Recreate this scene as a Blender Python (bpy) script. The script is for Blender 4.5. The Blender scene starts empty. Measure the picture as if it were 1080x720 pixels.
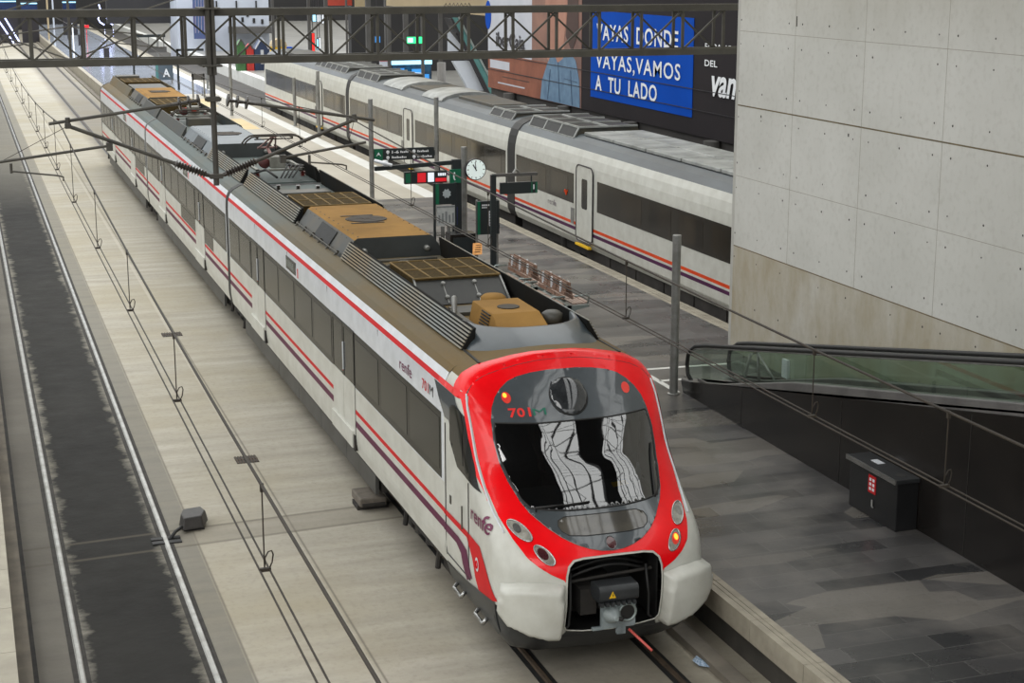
import bpy, math, random
from mathutils import Vector, Matrix
from mathutils.geometry import delaunay_2d_cdt
random.seed(7)
S = bpy.context.scene
COL = S.collection

# ------------------------------------------------------------------ camera
cam_d = bpy.data.cameras.new('camera')
cam_d.sensor_width = 36.0
cam_d.lens = 57.333
cam_d.clip_end = 600
cam = bpy.data.objects.new('camera', cam_d)
COL.objects.link(cam)
cam.location = (0, 0, 9.2167)
_f = 1720.0
_d = Vector(((-54 - 540) / _f, -(-41 - 360) / _f, -1.0)).normalized()      # where the tracks run, in camera axes
_p = math.atan((360 + 41) / _f)
_z = Vector((0, math.cos(_p), math.sin(_p)))
_x = _d.cross(_z)
cam.rotation_euler = Matrix((_x, _d, _z)).to_euler()
S.camera = cam

# ------------------------------------------------------------------ world, light, exposure
W = bpy.data.worlds.new('world')
S.world = W
W.use_nodes = True
_t = W.node_tree                                       # overcast light: bright overhead, dimmer towards the hall's ends
_co = _t.nodes.new('ShaderNodeTexCoord')
_sp = _t.nodes.new('ShaderNodeSeparateXYZ')
_mr = _t.nodes.new('ShaderNodeMapRange')
_mr.inputs[1].default_value = -0.05
_mr.inputs[2].default_value = 0.65
_mr.inputs[3].default_value = 0.27
_mr.inputs[4].default_value = 1.28
_t.links.new(_co.outputs['Generated'], _sp.inputs[0])
_t.links.new(_sp.outputs[2], _mr.inputs[0])
_t.links.new(_mr.outputs[0], _t.nodes['Background'].inputs[1])
_t.nodes['Background'].inputs[0].default_value = (0.985, 1.0, 0.985, 1)


def area_light(name, loc, rot, sx, sy, power, col=(1, 1, 1)):
    d = bpy.data.lights.new(name, 'AREA')
    d.shape = 'RECTANGLE'
    d.size = sx
    d.size_y = sy
    d.energy = power
    d.color = col
    o = bpy.data.objects.new(name, d)
    COL.objects.link(o)
    o.location = loc
    o.rotation_euler = rot
    return o


area_light('skylight_lamp', (-6, 6, 19.4), (math.radians(22), math.radians(-10), 0), 16, 22, 2500, (1, 0.99, 0.97))
area_light('hall_lamp', (14, 75, 16), (0, 0, 0), 14, 40, 500, (1, 0.95, 0.88))
area_light('hall_lamp', (14, 150, 14), (0, 0, 0), 14, 60, 3600, (0.85, 0.9, 1.0))
S.view_settings.view_transform = 'Standard'
S.view_settings.look = 'None'
S.view_settings.gamma = 1
S.view_settings.use_curve_mapping = False
S.view_settings.exposure = 0.72


# ------------------------------------------------------------------ materials
def srgb(r, g, b):
    def c(v):
        v /= 255.0
        return v / 12.92 if v <= 0.04045 else ((v + 0.055) / 1.055) ** 2.4
    return (c(r), c(g), c(b), 1)


class NT:
    """a small wrapper that makes node trees short to write"""
    def __init__(s, name):
        s.m = bpy.data.materials.new(name)
        s.m.use_nodes = True
        s.t = s.m.node_tree
        s.b = s.t.nodes['Principled BSDF']
        s.geo = None

    def n(s, typ, **kw):
        x = s.t.nodes.new(typ)
        for k, v in kw.items():
            setattr(x, k, v)
        return x

    def put(s, sock, v):
        if hasattr(v, 'is_linked') or hasattr(v, 'links'):
            s.t.links.new(v, sock)
        else:
            sock.default_value = v

    def pos(s):
        if not s.geo:
            s.geo = s.n('ShaderNodeNewGeometry')
        return s.geo.outputs['Position']

    def xyz(s):
        x = s.n('ShaderNodeSeparateXYZ')
        s.put(x.inputs[0], s.pos())
        return x.outputs

    def scaled(s, sc, vec=None):
        x = s.n('ShaderNodeVectorMath', operation='MULTIPLY')
        s.put(x.inputs[0], vec or s.pos())
        x.inputs[1].default_value = sc
        return x.outputs[0]

    def noise(s, scale, detail=4, vec=None, rough=0.6):
        x = s.n('ShaderNodeTexNoise')
        x.inputs['Scale'].default_value = scale
        x.inputs['Detail'].default_value = detail
        x.inputs['Roughness'].default_value = rough
        s.put(x.inputs['Vector'], vec or s.pos())
        return x.outputs[0]

    def ramp(s, f, a, b, ca=0.0, cb=1.0):
        x = s.n('ShaderNodeMapRange')
        x.clamp = True
        s.put(x.inputs[0], f)
        x.inputs[1].default_value = a
        x.inputs[2].default_value = b
        s.put(x.inputs[3], ca)
        s.put(x.inputs[4], cb)
        return x.outputs[0]

    def math(s, op, a, b=0.0):
        x = s.n('ShaderNodeMath', operation=op)
        s.put(x.inputs[0], a)
        s.put(x.inputs[1], b)
        return x.outputs[0]

    def mix(s, f, a, b):
        x = s.n('ShaderNodeMix', data_type='RGBA')
        s.put(x.inputs[0], f)
        s.put(x.inputs[6], a)
        s.put(x.inputs[7], b)
        return x.outputs[2]

    def out(s, col=None, rough=0.6, metal=0.0, bump=None, dist=0.01, coat=0.0, spec=0.5):
        if col is not None:
            s.put(s.b.inputs['Base Color'], col)
        s.put(s.b.inputs['Roughness'], rough)
        s.b.inputs['Metallic'].default_value = metal
        s.b.inputs['Coat Weight'].default_value = coat
        s.b.inputs['Specular IOR Level'].default_value = spec
        if bump is not None:
            x = s.n('ShaderNodeBump')
            x.inputs['Distance'].default_value = dist
            x.inputs['Strength'].default_value = 0.6
            s.put(x.inputs['Height'], bump)
            s.t.links.new(x.outputs[0], s.b.inputs['Normal'])
        return s.m


def plain(name, c1, c2=None, scale=3.0, rough=0.5, metal=0.0, coat=0.0, sc=(1, 1, 1), lo=0.35, hi=0.65, bump=0.0, spec=0.5):
    """one colour worn into another by noise"""
    t = NT(name)
    f = t.noise(scale, 5, t.scaled(sc))
    c2 = c2 or tuple(max(0, int(v * 0.86)) for v in c1)
    return t.out(t.mix(t.ramp(f, lo, hi), srgb(*c1), srgb(*c2)), rough, metal, f if bump else None, bump or 0.01, coat, spec)


def glow(name, c, power):
    t = NT(name)
    t.put(t.b.inputs['Base Color'], srgb(*c))
    t.put(t.b.inputs['Emission Color'], srgb(*c))
    t.b.inputs['Emission Strength'].default_value = power
    return t.m


def clear(name, tint, mixf, rough=0.02):
    """thin sheet of tinted glass"""
    t = NT(name)
    tr = t.n('ShaderNodeBsdfTransparent')
    tr.inputs[0].default_value = srgb(*tint)
    gl = t.n('ShaderNodeBsdfGlossy')
    gl.inputs['Roughness'].default_value = rough
    fr = t.n('ShaderNodeLayerWeight')
    fr.inputs[0].default_value = 0.5
    a = t.math('ADD', t.math('MULTIPLY', t.math('POWER', fr.outputs['Facing'], 5.0), 0.9), mixf)
    mx = t.n('ShaderNodeMixShader')
    t.put(mx.inputs[0], a)
    t.t.links.new(tr.outputs[0], mx.inputs[1])
    t.t.links.new(gl.outputs[0], mx.inputs[2])
    t.t.links.new(mx.outputs[0], t.t.nodes['Material Output'].inputs[0])
    return t.m


def concrete_bed():
    t = NT('track_slab_concrete')
    o = t.xyz()
    streak = t.noise(1.0, 5, t.scaled((0.35, 2.2, 1)))
    big = t.noise(0.25, 4)
    fine = t.noise(9, 5)
    c = t.mix(t.ramp(streak, 0.35, 0.7), srgb(176, 170, 157), srgb(152, 147, 134))
    c = t.mix(t.ramp(big, 0.42, 0.7), c, srgb(160, 152, 132))
    c = t.mix(t.ramp(fine, 0.5, 0.8, 0.0, 0.35), c, srgb(120, 114, 104))
    # grey cast strips along the rails of the empty track
    g = t.math('MULTIPLY', t.ramp(o[0], 3.12, 3.16, 1, 0), t.ramp(streak, 0.2, 0.6, 1.0, 0.65))
    c = t.mix(g, c, srgb(112, 109, 101))
    # grime worked into the joint lines
    for x0 in (3.16, 4.78):
        d = t.math('ABSOLUTE', t.math('SUBTRACT', o[0], x0))
        c = t.mix(t.ramp(d, 0.0, 0.028, 0.75, 0.0), c, srgb(96, 90, 80))
    d = t.math('ABSOLUTE', t.math('SUBTRACT', o[0], 4.68))
    c = t.mix(t.ramp(d, 0.02, 0.06, 0.5, 0.0), c, srgb(186, 180, 166))
    # dark oily band between and beside the rails of the empty track
    wob = t.noise(1.5, 7, t.scaled((0.9, 1.2, 1)), 0.7)
    d = t.math('ABSOLUTE', t.math('SUBTRACT', o[0], 1.83))
    e = t.math('ADD', d, t.math('MULTIPLY', t.math('SUBTRACT', wob, 0.5), 0.75))
    k = t.math('MULTIPLY', t.ramp(e, 0.62, 0.82, 1, 0), t.ramp(o[1], 64, 85, 1, 0.25))
    left = t.math('MULTIPLY', t.ramp(o[0], 0.9, 1.05, 1, 0), t.ramp(big, 0.3, 0.6, 0.35, 0.8))
    c = t.mix(left, c, srgb(92, 88, 82))
    c = t.mix(k, c, t.mix(t.ramp(big, 0.35, 0.7), srgb(42, 41, 38), srgb(30, 29, 27)))
    # darker bed along the track the train stands on, fading out sideways
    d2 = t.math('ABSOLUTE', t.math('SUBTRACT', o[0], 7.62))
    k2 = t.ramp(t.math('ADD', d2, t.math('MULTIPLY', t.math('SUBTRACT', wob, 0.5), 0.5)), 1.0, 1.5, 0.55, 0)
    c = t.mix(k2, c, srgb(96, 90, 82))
    # cross joint of the slab
    for y0, w0 in ((25.15, 0.02), (25.95, 0.02)):
        d = t.math('ABSOLUTE', t.math('SUBTRACT', t.math('SUBTRACT', o[1], t.math('MULTIPLY', o[0], 0.075)), y0))
        c = t.mix(t.ramp(d, w0, w0 + 0.05, 0.6, 0.0), c, srgb(88, 82, 72))
    d = t.math('ABSOLUTE', t.math('SUBTRACT', t.math('SUBTRACT', o[1], t.math('MULTIPLY', o[0], 0.075)), 25.55))
    c = t.mix(t.math('MULTIPLY', t.math('MULTIPLY', t.ramp(d, 0.36, 0.4, 1.0, 0.0), 0.5), t.ramp(o[0], 2.7, 2.8, 0, 1)), c, srgb(128, 122, 110))
    return t.out(c, t.ramp(wob, 0.3, 0.7, 0.75, 0.9), 0, fine, 0.01, spec=0.25)


def paving():
    t = NT('platform_paving')
    o = t.xyz()
    v = t.n('ShaderNodeCombineXYZ')
    t.put(v.inputs[0], o[0]); t.put(v.inputs[1], o[1])
    br = t.n('ShaderNodeTexBrick')
    t.put(br.inputs['Vector'], v.outputs[0])
    br.inputs['Scale'].default_value = 1.0
    br.inputs['Brick Width'].default_value = 1.25
    br.inputs['Row Height'].default_value = 0.42
    br.inputs['Mortar Size'].default_value = 0.006
    br.offset = 0.37
    br.inputs['Color1'].default_value = (0.0, 0.0, 0.0, 1)
    br.inputs['Color2'].default_value = (1, 1, 1, 1)
    br.inputs['Mortar'].default_value = (0.3, 0.3, 0.3, 1)
    tile = br.outputs[0]
    big = t.noise(0.55, 5)
    fine = t.noise(14, 5)
    c = t.mix(t.ramp(tile, 0.1, 0.9), srgb(42, 42, 43), srgb(78, 76, 75))
    c = t.mix(t.ramp(big, 0.48, 0.72, 0, 0.55), c, srgb(122, 117, 110))
    # a few paler replacement slabs
    v2 = t.n('ShaderNodeTexVoronoi')
    v2.inputs['Scale'].default_value = 1.0
    t.put(v2.inputs['Vector'], t.scaled((0.5, 1.9, 0)))
    c = t.mix(t.ramp(v2.outputs['Color'], 0.72, 0.76, 0, 0.4), c, srgb(132, 126, 117))
    c = t.mix(t.ramp(fine, 0.55, 0.8, 0, 0.4), c, srgb(58, 56, 54))
    c = t.mix(t.ramp(br.outputs['Fac'], 0.2, 0.8, 0, 0.5), c, srgb(112, 110, 106))
    rough = t.ramp(t.math('ADD', big, t.math('MULTIPLY', tile, 0.25)), 0.35, 0.85, 0.2, 0.45)
    return t.out(c, rough, 0, fine, 0.003)


def wall_concrete():
    t = NT('fair_faced_concrete')
    o = t.xyz()
    big = t.noise(0.35, 5)
    drip = t.noise(1.1, 6, t.scaled((1, 1.3, 0.55)))
    fine = t.noise(8, 6)
    c = t.mix(t.ramp(big, 0.35, 0.7), srgb(208, 207, 201), srgb(194, 193, 186))
    lower = t.ramp(o[2], 3.13, 3.16, 1, 0)
    c = t.mix(t.math('MULTIPLY', lower, t.ramp(drip, 0.3, 0.68, 0.25, 0.85)), c, srgb(160, 147, 120))
    top = t.ramp(o[2], 7.6, 8.6, 0, 0.5)
    c = t.mix(t.math('MULTIPLY', top, drip), c, srgb(150, 142, 122))
    c = t.mix(t.ramp(fine, 0.5, 0.85, 0, 0.3), c, srgb(146, 140, 128))
    return t.out(c, 0.8, 0, fine, 0.004, spec=0.3)


def roof_dust():
    t = NT('dusty_roof_paint')
    a = t.noise(0.9, 5, t.scaled((1.5, 0.4, 1)))
    b = t.noise(12, 4)
    o = t.xyz()
    # brake dust lies thickest over the end cars
    dust = t.math('ADD', t.math('MULTIPLY', t.ramp(t.math('ABSOLUTE', t.math('SUBTRACT', o[1], 51)), 8, 26, 0.05, 0.8), 1.0),
                  t.math('MULTIPLY', t.math('SUBTRACT', a, 0.5), 0.9))
    c = t.mix(t.ramp(dust, 0.1, 0.9), srgb(86, 94, 92), srgb(104, 84, 46))
    c = t.mix(t.ramp(b, 0.55, 0.8, 0, 0.35), c, srgb(70, 64, 54))
    return t.out(c, 0.65, 0, None, spec=0.25)


M = {
    'bed': concrete_bed(), 'pave': paving(), 'wall': wall_concrete(), 'roof': roof_dust(),
    'white': plain('train_white_paint', (203, 203, 195), (189, 188, 179), 2.5, 0.35, coat=0.1, spec=0.35),
    'upwhite': plain('train_upper_white_paint', (222, 225, 230), (205, 208, 212), 2.5, 0.3, coat=0.3),
    'red': plain('signal_red_paint', (244, 12, 22), (230, 10, 18), 2.0, 0.25, coat=0.25, spec=0.3),
    'stripe': plain('red_stripe_paint', (208, 12, 26), (194, 10, 22), 2.0, 0.45, spec=0.2),
    'purple': plain('purple_stripe_paint', (98, 36, 70), (86, 30, 60), 2.0, 0.45, spec=0.2),
    'orange': plain('orange_stripe_paint', (222, 74, 24), (206, 64, 20), 2.0, 0.45, spec=0.2),
    'violet': plain('violet_stripe_paint', (80, 28, 74), (68, 24, 62), 2.0, 0.45, spec=0.2),
    'front': plain('slate_grey_panel', (78, 84, 88), (70, 75, 78), 2.0, 0.12, coat=0.8),
    'dwin': plain('dark_tinted_glass', (26, 26, 23), (34, 33, 29), 0.9, 0.25, sc=(1, 2.5, 0.2), spec=0.2),
    'pane': plain('side_window_glass', (36, 36, 31), (27, 27, 24), 1.1, 0.2, sc=(1, 2.0, 0.3), spec=0.22),
    'far_win': plain('far_train_glass', (42, 39, 34), (56, 52, 45), 0.9, 0.2, sc=(1, 1.6, 0.2), spec=0.25),
    'black': plain('black_rubber', (24, 24, 24), (34, 33, 32), 4, 0.6),
    'gloss_black': plain('polished_black_panel', (24, 22, 21), (34, 31, 29), 0.7, 0.22, spec=0.35),
    'under': plain('underframe_grime', (52, 48, 44), (34, 32, 30), 3, 0.8),
    'skirt': plain('skirt_grey_paint', (76, 76, 74), (60, 59, 56), 1.5, 0.5),
    'chin': plain('chin_dark_grey', (60, 62, 63), (48, 49, 50), 2, 0.4),
    'fairing': plain('roof_fairing_grey', (52, 57, 58), (64, 62, 53), 1.2, 0.5, spec=0.3),
    'ribs': plain('roof_louvre_grey', (122, 126, 122), (126, 110, 82), 0.5, 0.5),
    'ribdark': plain('roof_louvre_gap', (28, 29, 29), (32, 29, 25), 1, 0.8, spec=0.1),
    'tan': plain('rusty_dust_tan', (158, 120, 64), (132, 100, 54), 0.9, 0.8, spec=0.15),
    'bluegrey': plain('air_unit_blue_grey', (104, 112, 118), (90, 97, 102), 1.2, 0.4),
    'unitside': plain('air_unit_side', (66, 68, 66), (82, 76, 64), 1.4, 0.5),
    'grille': plain('dusty_roof_grille', (56, 46, 28), (78, 64, 38), 18, 0.9, bump=0.02, spec=0.1),
    'bar': plain('grille_bar', (132, 108, 66), (108, 90, 56), 3, 0.7, spec=0.2),
    'steel': plain('galvanised_steel', (150, 150, 147), (126, 126, 122), 4, 0.4, 0.5),
    'dsteel': plain('dark_painted_steel', (82, 79, 70), (68, 65, 58), 2, 0.6),
    'mast': plain('catenary_mast_paint', (82, 79, 72), (66, 63, 58), 2, 0.6),
    'wire': plain('copper_wire_tarnished', (58, 50, 40), (46, 40, 34), 5, 0.6, 0.3),
    'insul': plain('brown_glazed_porcelain', (66, 60, 54), (52, 46, 42), 5, 0.25, coat=0.4),
    'rail': plain('worn_rail_steel', (176, 176, 172), (140, 138, 132), 3, 0.3, 0.7),
    'railrust': plain('rusty_rail_steel', (84, 70, 56), (64, 54, 44), 5, 0.7, 0.2),
    'coping': plain('platform_edge_stone', (156, 149, 133), (134, 127, 113), 2.2, 0.75, bump=0.004),
    'cream': plain('cream_floor_tiles', (176, 170, 156), (164, 157, 143), 0.4, 0.45, spec=0.25),
    'whiteline': plain('white_edge_strip', (214, 214, 210), (202, 202, 196), 1, 0.5),
    'gloss_floor': plain('pale_glossy_floor', (176, 182, 192), (158, 164, 176), 0.3, 0.12),
    'dark': plain('hall_wall_gloom', (40, 38, 38), (30, 29, 30), 0.2, 0.7),  # gloom of the far hall put into the wall colour
    'dgrey': plain('hall_column_grey', (86, 84, 82), (72, 70, 68), 0.6, 0.6),
    'facade': plain('white_facade_panel', (196, 202, 212), (178, 184, 196), 0.3, 0.5),
    'beige': plain('beige_fascia', (178, 160, 126), (168, 150, 118), 0.4, 0.6),
    'blue': plain('poster_blue', (0, 74, 178), (0, 68, 166), 0.5, 0.6, spec=0.08),
    'charcoal': plain('poster_charcoal', (46, 42, 44), (41, 38, 40), 0.5, 0.6, spec=0.1),
    'lettering': plain('lettering_white', (236, 238, 240), (226, 228, 232), 1, 0.5),
    'ink': plain('lettering_dark', (40, 36, 40), (34, 30, 34), 1, 0.5),
    'green': plain('sign_green', (14, 104, 74), (12, 94, 66), 1, 0.4),
    'signdark': plain('sign_dark_slate', (40, 46, 48), (34, 40, 42), 1, 0.35),
    'yellow': plain('warning_yellow', (236, 190, 30), (226, 178, 24), 2, 0.5),
    'wood': plain('bench_wood', (118, 88, 72), (150, 122, 106), 8, 0.45, sc=(1, 5, 1)),
    'seatpink': plain('bench_seat_wood', (186, 164, 152), (142, 116, 104), 8, 0.4, sc=(5, 1, 1)),
    'grey': plain('cast_aluminium', (152, 162, 160), (132, 142, 140), 3, 0.4, 0.4),
    'chrome': plain('brushed_chrome', (190, 190, 188), (160, 160, 158), 6, 0.25, 0.9),
    'lens': plain('lamp_lens_glass', (168, 166, 156), (120, 118, 110), 9, 0.08, coat=1.0),
    'toplens': plain('top_lamp_glass', (60, 62, 64), (40, 42, 44), 5, 0.04, coat=1.0),
    'lensdark': plain('lamp_lens_dark', (60, 30, 34), (90, 40, 40), 4, 0.08, coat=1.0),
    'glass': clear('ramp_glass', (230, 239, 233), 0.08),
    'wind': clear('windscreen_glass', (120, 124, 126), 0.22),
    'lamp_red': glow('lit_red_lamp', (255, 60, 40), 1.2),
    'lamp_amber': glow('lit_amber_lamp', (255, 140, 40), 1.6),
    'screen_red': glow('red_display', (190, 24, 34), 0.45),
    'screen_white': glow('lit_white_panel', (214, 220, 228), 0.5),
    'screen_blue': glow('lit_blue_screen', (40, 110, 170), 0.9),
    'screen_cyan': glow('lit_cyan_screen', (150, 215, 245), 1.1),
    'tube_blue': glow('blue_white_tube_lamp', (190, 200, 255), 2.0),
    'exit_green': glow('lit_green_sign', (40, 220, 120), 1.3),
    'clockface': glow('lit_clock_face', (214, 226, 222), 0.3),
    'screen_ruby': glow('lit_ruby_panel', (210, 40, 34), 0.8),
    'teal': plain('teal_glass_balustrade', (92, 140, 138), (76, 122, 122), 1, 0.2),
    'skin': plain('poster_skin_tone', (176, 128, 108), (156, 108, 90), 0.8, 0.5),
    'hair': plain('poster_dark_hair', (70, 44, 36), (56, 36, 30), 0.8, 0.5),
    'denim': plain('poster_denim', (104, 134, 160), (84, 112, 140), 2.5, 0.5),
    'brick': plain('poster_terracotta', (150, 98, 80), (128, 84, 70), 0.8, 0.6, spec=0.1),
    'poster_sky': plain('poster_pale_grey', (196, 198, 206), (180, 184, 194), 0.5, 0.5),
    'paper': plain('crumpled_paper', (186, 200, 214), (90, 120, 150), 40, 0.6),
    'stone': plain('dusty_block', (112, 104, 94), (92, 86, 78), 7, 0.8, bump=0.02),
    'magnet': plain('track_device_black', (58, 55, 53), (44, 42, 40), 6, 0.5),
    'hutgreen': plain('hut_green', (66, 110, 62), (56, 98, 54), 1, 0.5),
    'hutred': plain('hut_red', (186, 52, 48), (170, 46, 42), 1, 0.5),
    'hutblue': plain('hut_blue', (40, 60, 96), (34, 52, 84), 1, 0.5),
    'carsilver': plain('silver_bodywork', (150, 152, 150), (128, 130, 128), 2, 0.3, 0.3),
    'orangesign': plain('orange_notice', (224, 158, 84), (206, 140, 70), 6, 0.5),
    'trough': plain('grey_steel_deck', (116, 114, 112), (98, 96, 95), 2, 0.4, 0.3),
}


# ------------------------------------------------------------------ mesh helpers
class MB:
    def __init__(s):
        s.v = []; s.f = []; s.m = []

    def add(s, vs, fs, m=0):
        b = len(s.v)
        s.v += [tuple(v) for v in vs]
        for f in fs:
            s.f.append(tuple(b + i for i in f)); s.m.append(m)
        return s

    def box(s, x0, x1, y0, y1, z0, z1, m=0):
        vs = [(x, y, z) for z in (z0, z1) for y in (y0, y1) for x in (x0, x1)]
        return s.add(vs, [(0, 2, 3, 1), (4, 5, 7, 6), (0, 1, 5, 4), (2, 6, 7, 3), (0, 4, 6, 2), (1, 3, 7, 5)], m)

    def prism(s, pts, axis, a, b, m=0, taper=None):
        """polygon pushed along an axis; taper = (centre, factor) shrinks the far end"""
        def P(p, t):
            return {'x': (t, p[0], p[1]), 'y': (p[0], t, p[1]), 'z': (p[0], p[1], t)}[axis]
        q = pts
        if taper:
            (cx, cy), k = taper
            q = [(cx + (p[0] - cx) * k, cy + (p[1] - cy) * k) for p in pts]
        n = len(pts)
        vs = [P(p, a) for p in pts] + [P(p, b) for p in q]
        fs = [tuple(range(n))[::-1], tuple(range(n, 2 * n))]
        fs += [(i, (i + 1) % n, n + (i + 1) % n, n + i) for i in range(n)]
        return s.add(vs, fs, m)

    def bar(s, p0, p1, w, h=None, m=0, up=(0, 0, 1)):
        h = h or w
        p0 = Vector(p0); p1 = Vector(p1)
        d = (p1 - p0).normalized(); u = Vector(up)
        if abs(d.dot(u)) > 0.98:
            u = Vector((0, 1, 0))
        r = d.cross(u).normalized(); u = r.cross(d)
        vs = [p + r * (a * w / 2) + u * (b * h / 2) for p in (p0, p1) for a, b in ((-1, -1), (1, -1), (1, 1), (-1, 1))]
        return s.add(vs, [(3, 2, 1, 0), (4, 5, 6, 7), (0, 1, 5, 4), (1, 2, 6, 5), (2, 3, 7, 6), (3, 0, 4, 7)], m)

    def tube(s, pts, r, n=8, m=0, closed=False):
        P = [Vector(p) for p in pts]
        R = r if isinstance(r, (list, tuple)) else [r] * len(P)
        rings = []
        last = None
        for i, p in enumerate(P):
            if closed:
                d = P[(i + 1) % len(P)] - P[i - 1]
            else:
                d = P[min(i + 1, len(P) - 1)] - P[max(i - 1, 0)]
            d.normalize()
            u = last if last else (Vector((0, 0, 1)) if abs(d.z) < 0.9 else Vector((1, 0, 0)))
            a = d.cross(u)
            if a.length < 1e-5:
                a = d.orthogonal()
            a.normalize(); u = a.cross(d).normalized(); last = u
            rings.append([p + (a * math.cos(2 * math.pi * k / n) + u * math.sin(2 * math.pi * k / n)) * R[i] for k in range(n)])
        vs = [v for g in rings for v in g]
        fs = []
        K = len(rings)
        for i in range(K if closed else K - 1):
            j = (i + 1) % K
            for k in range(n):
                fs.append((i * n + k, i * n + (k + 1) % n, j * n + (k + 1) % n, j * n + k))
        if not closed:
            fs.append(tuple(range(n))[::-1]); fs.append(tuple(range((K - 1) * n, K * n)))
        return s.add(vs, fs, m)

    def lathe(s, o, d, prof, n=16, m=0):
        """profile of (distance along d, radius) turned about the line through o"""
        d = Vector(d).normalized()
        return s.tube([Vector(o) + d * t for t, r in prof], [max(r, 1e-4) for t, r in prof], n, m)

    def grid(s, fn, nu, nv, m=0, mf=None):
        vs = [fn(i / nu, j / nv) for j in range(nv + 1) for i in range(nu + 1)]
        b = len(s.v); s.v += [tuple(v) for v in vs]
        for j in range(nv):
            for i in range(nu):
                k = b + j * (nu + 1) + i
                s.f.append((k, k + 1, k + nu + 2, k + nu + 1)); s.m.append(mf(i, j) if mf else m)
        return s

    def build(s, name, mats, parent=None, smooth=False, bevel=0.0, local=False):
        if not isinstance(mats, (list, tuple)):
            mats = [mats]
        o0 = Vector((0, 0, 0))
        if parent is not None and not local:
            p = parent
            while p:
                o0 += p.location; p = p.parent
        me = bpy.data.meshes.new(name)
        me.from_pydata([tuple(Vector(v) - o0) for v in s.v], [], s.f)
        for k in mats:
            me.materials.append(M[k] if isinstance(k, str) else k)
        me.polygons.foreach_set('material_index', s.m)
        if smooth:
            me.polygons.foreach_set('use_smooth', [True] * len(s.f))
        me.update()
        ob = bpy.data.objects.new(name, me)
        COL.objects.link(ob)
        ob.parent = parent
        if smooth and smooth is not True:
            me.set_sharp_from_angle(angle=math.radians(smooth))
        if bevel:
            md = ob.modifiers.new('edge', 'BEVEL')
            md.width = bevel; md.segments = 2; md.limit_method = 'ANGLE'; md.angle_limit = math.radians(40)
        return ob


def thing(name, label, cat, loc=(0, 0, 0), group=None):
    o = bpy.data.objects.new(name, None)
    o.empty_display_size = 0.2
    COL.objects.link(o)
    o.location = loc
    return tag(o, label, cat, group)


def tag(o, label, cat, group=None):
    o['label'] = label; o['category'] = cat
    if group:
        o['group'] = group
    return o


def struct(o):
    o['kind'] = 'structure'
    return o


def dup(root, loc, label, group=None):
    r = root.copy(); COL.objects.link(r)
    r.location = loc; r['label'] = label
    if group:
        r['group'] = group
    for ch in list(root.children):
        c = ch.copy(); COL.objects.link(c); c.parent = r
        for g in list(ch.children):
            e = g.copy(); COL.objects.link(e); e.parent = c
    return r


def text2d(body, size, bold=0.0, shear=0.0, align='LEFT', space=1.0):
    """flat outline letters as (vertices, faces)"""
    cu = bpy.data.curves.new('letters', 'FONT')
    cu.body = body; cu.size = size; cu.offset = bold; cu.shear = shear; cu.align_x = align
    cu.space_character = space; cu.resolution_u = 3
    ob = bpy.data.objects.new('letters', cu)
    COL.objects.link(ob)
    bpy.context.view_layer.update()
    me = bpy.data.meshes.new_from_object(ob.evaluated_get(bpy.context.evaluated_depsgraph_get()))
    vs = [(v.co.x, v.co.y) for v in me.vertices]; fs = [tuple(p.vertices) for p in me.polygons]
    bpy.data.objects.remove(ob); bpy.data.curves.remove(cu); bpy.data.meshes.remove(me)
    return vs, fs


def lettering(name, body, size, fn, mat, parent, width=None, **kw):
    """letters laid on a surface: fn(u, v) -> point; width squeezes the line to a length"""
    vs, fs = text2d(body, size, **kw)
    if width and vs:
        lo = min(v[0] for v in vs); hi = max(v[0] for v in vs)
        k = width / max(1e-6, hi - lo)
        vs = [((v[0] - lo) * k, v[1]) for v in vs]
    mb = MB()
    mb.add([fn(u, v) for u, v in vs], fs)
    return mb.build(name, mat, parent)


def rounded(x0, x1, z0, z1, r, n=5):
    out = []
    for cx, cz, a in ((x1 - r, z0 + r, -90), (x1 - r, z1 - r, 0), (x0 + r, z1 - r, 90), (x0 + r, z0 + r, 180)):
        for k in range(n + 1):
            t = math.radians(a + 90 * k / n)
            out.append((cx + r * math.cos(t), cz + r * math.sin(t)))
    return out


def ellipse(cx, cz, a, b, rot=0.0, n=24):
    c, s_ = math.cos(rot), math.sin(rot)
    return [(cx + a * math.cos(t) * c - b * math.sin(t) * s_, cz + a * math.cos(t) * s_ + b * math.sin(t) * c)
            for t in (2 * math.pi * k / n for k in range(n))]

# ================================================================== the ground, platforms, walls
struct(MB().box(-8, 16.9, -2, 262, -0.5, -0.012).build('floor', 'bed'))
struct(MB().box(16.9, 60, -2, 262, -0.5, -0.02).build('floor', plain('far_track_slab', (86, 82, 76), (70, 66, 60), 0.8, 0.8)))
# the island platform: dark paving near, cream tiles and then a pale glossy floor further on
PZ = 0.8
struct(MB().box(9.62, 16.62, 2, 57.2, -0.4, PZ).build('floor', 'pave'))
struct(MB().box(9.62, 15.9, 57.2, 108, -0.4, PZ).build('floor', 'cream'))
struct(MB().box(15.9, 16.5, 57.2, 140, -0.4, PZ + 0.002).build('trim', 'whiteline'))
struct(MB().box(16.5, 17.0, 57.2, 235, -0.4, PZ).build('trim', 'coping'))
struct(MB().box(9.62, 15.9, 108, 235, -0.4, PZ).build('floor', 'gloss_floor'))
struct(MB().box(15.9, 16.5, 140, 235, -0.4, PZ).build('floor', 'cream'))
# pools of warm light on the cream floor, painted as thin ochre slabs
mb = MB()
for x0, x1, y0, y1 in ((11.2, 12.6, 71, 79), (13.1, 14.6, 84, 90), (11.0, 12.4, 96, 104), (13.6, 14.6, 98, 104)):
    mb.box(x0, x1, y0, y1, PZ - 0.05, PZ + 0.004)
struct(mb.build('trim', plain('warm_light_patch', (206, 182, 128), (194, 170, 118), 1, 0.5)))


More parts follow.
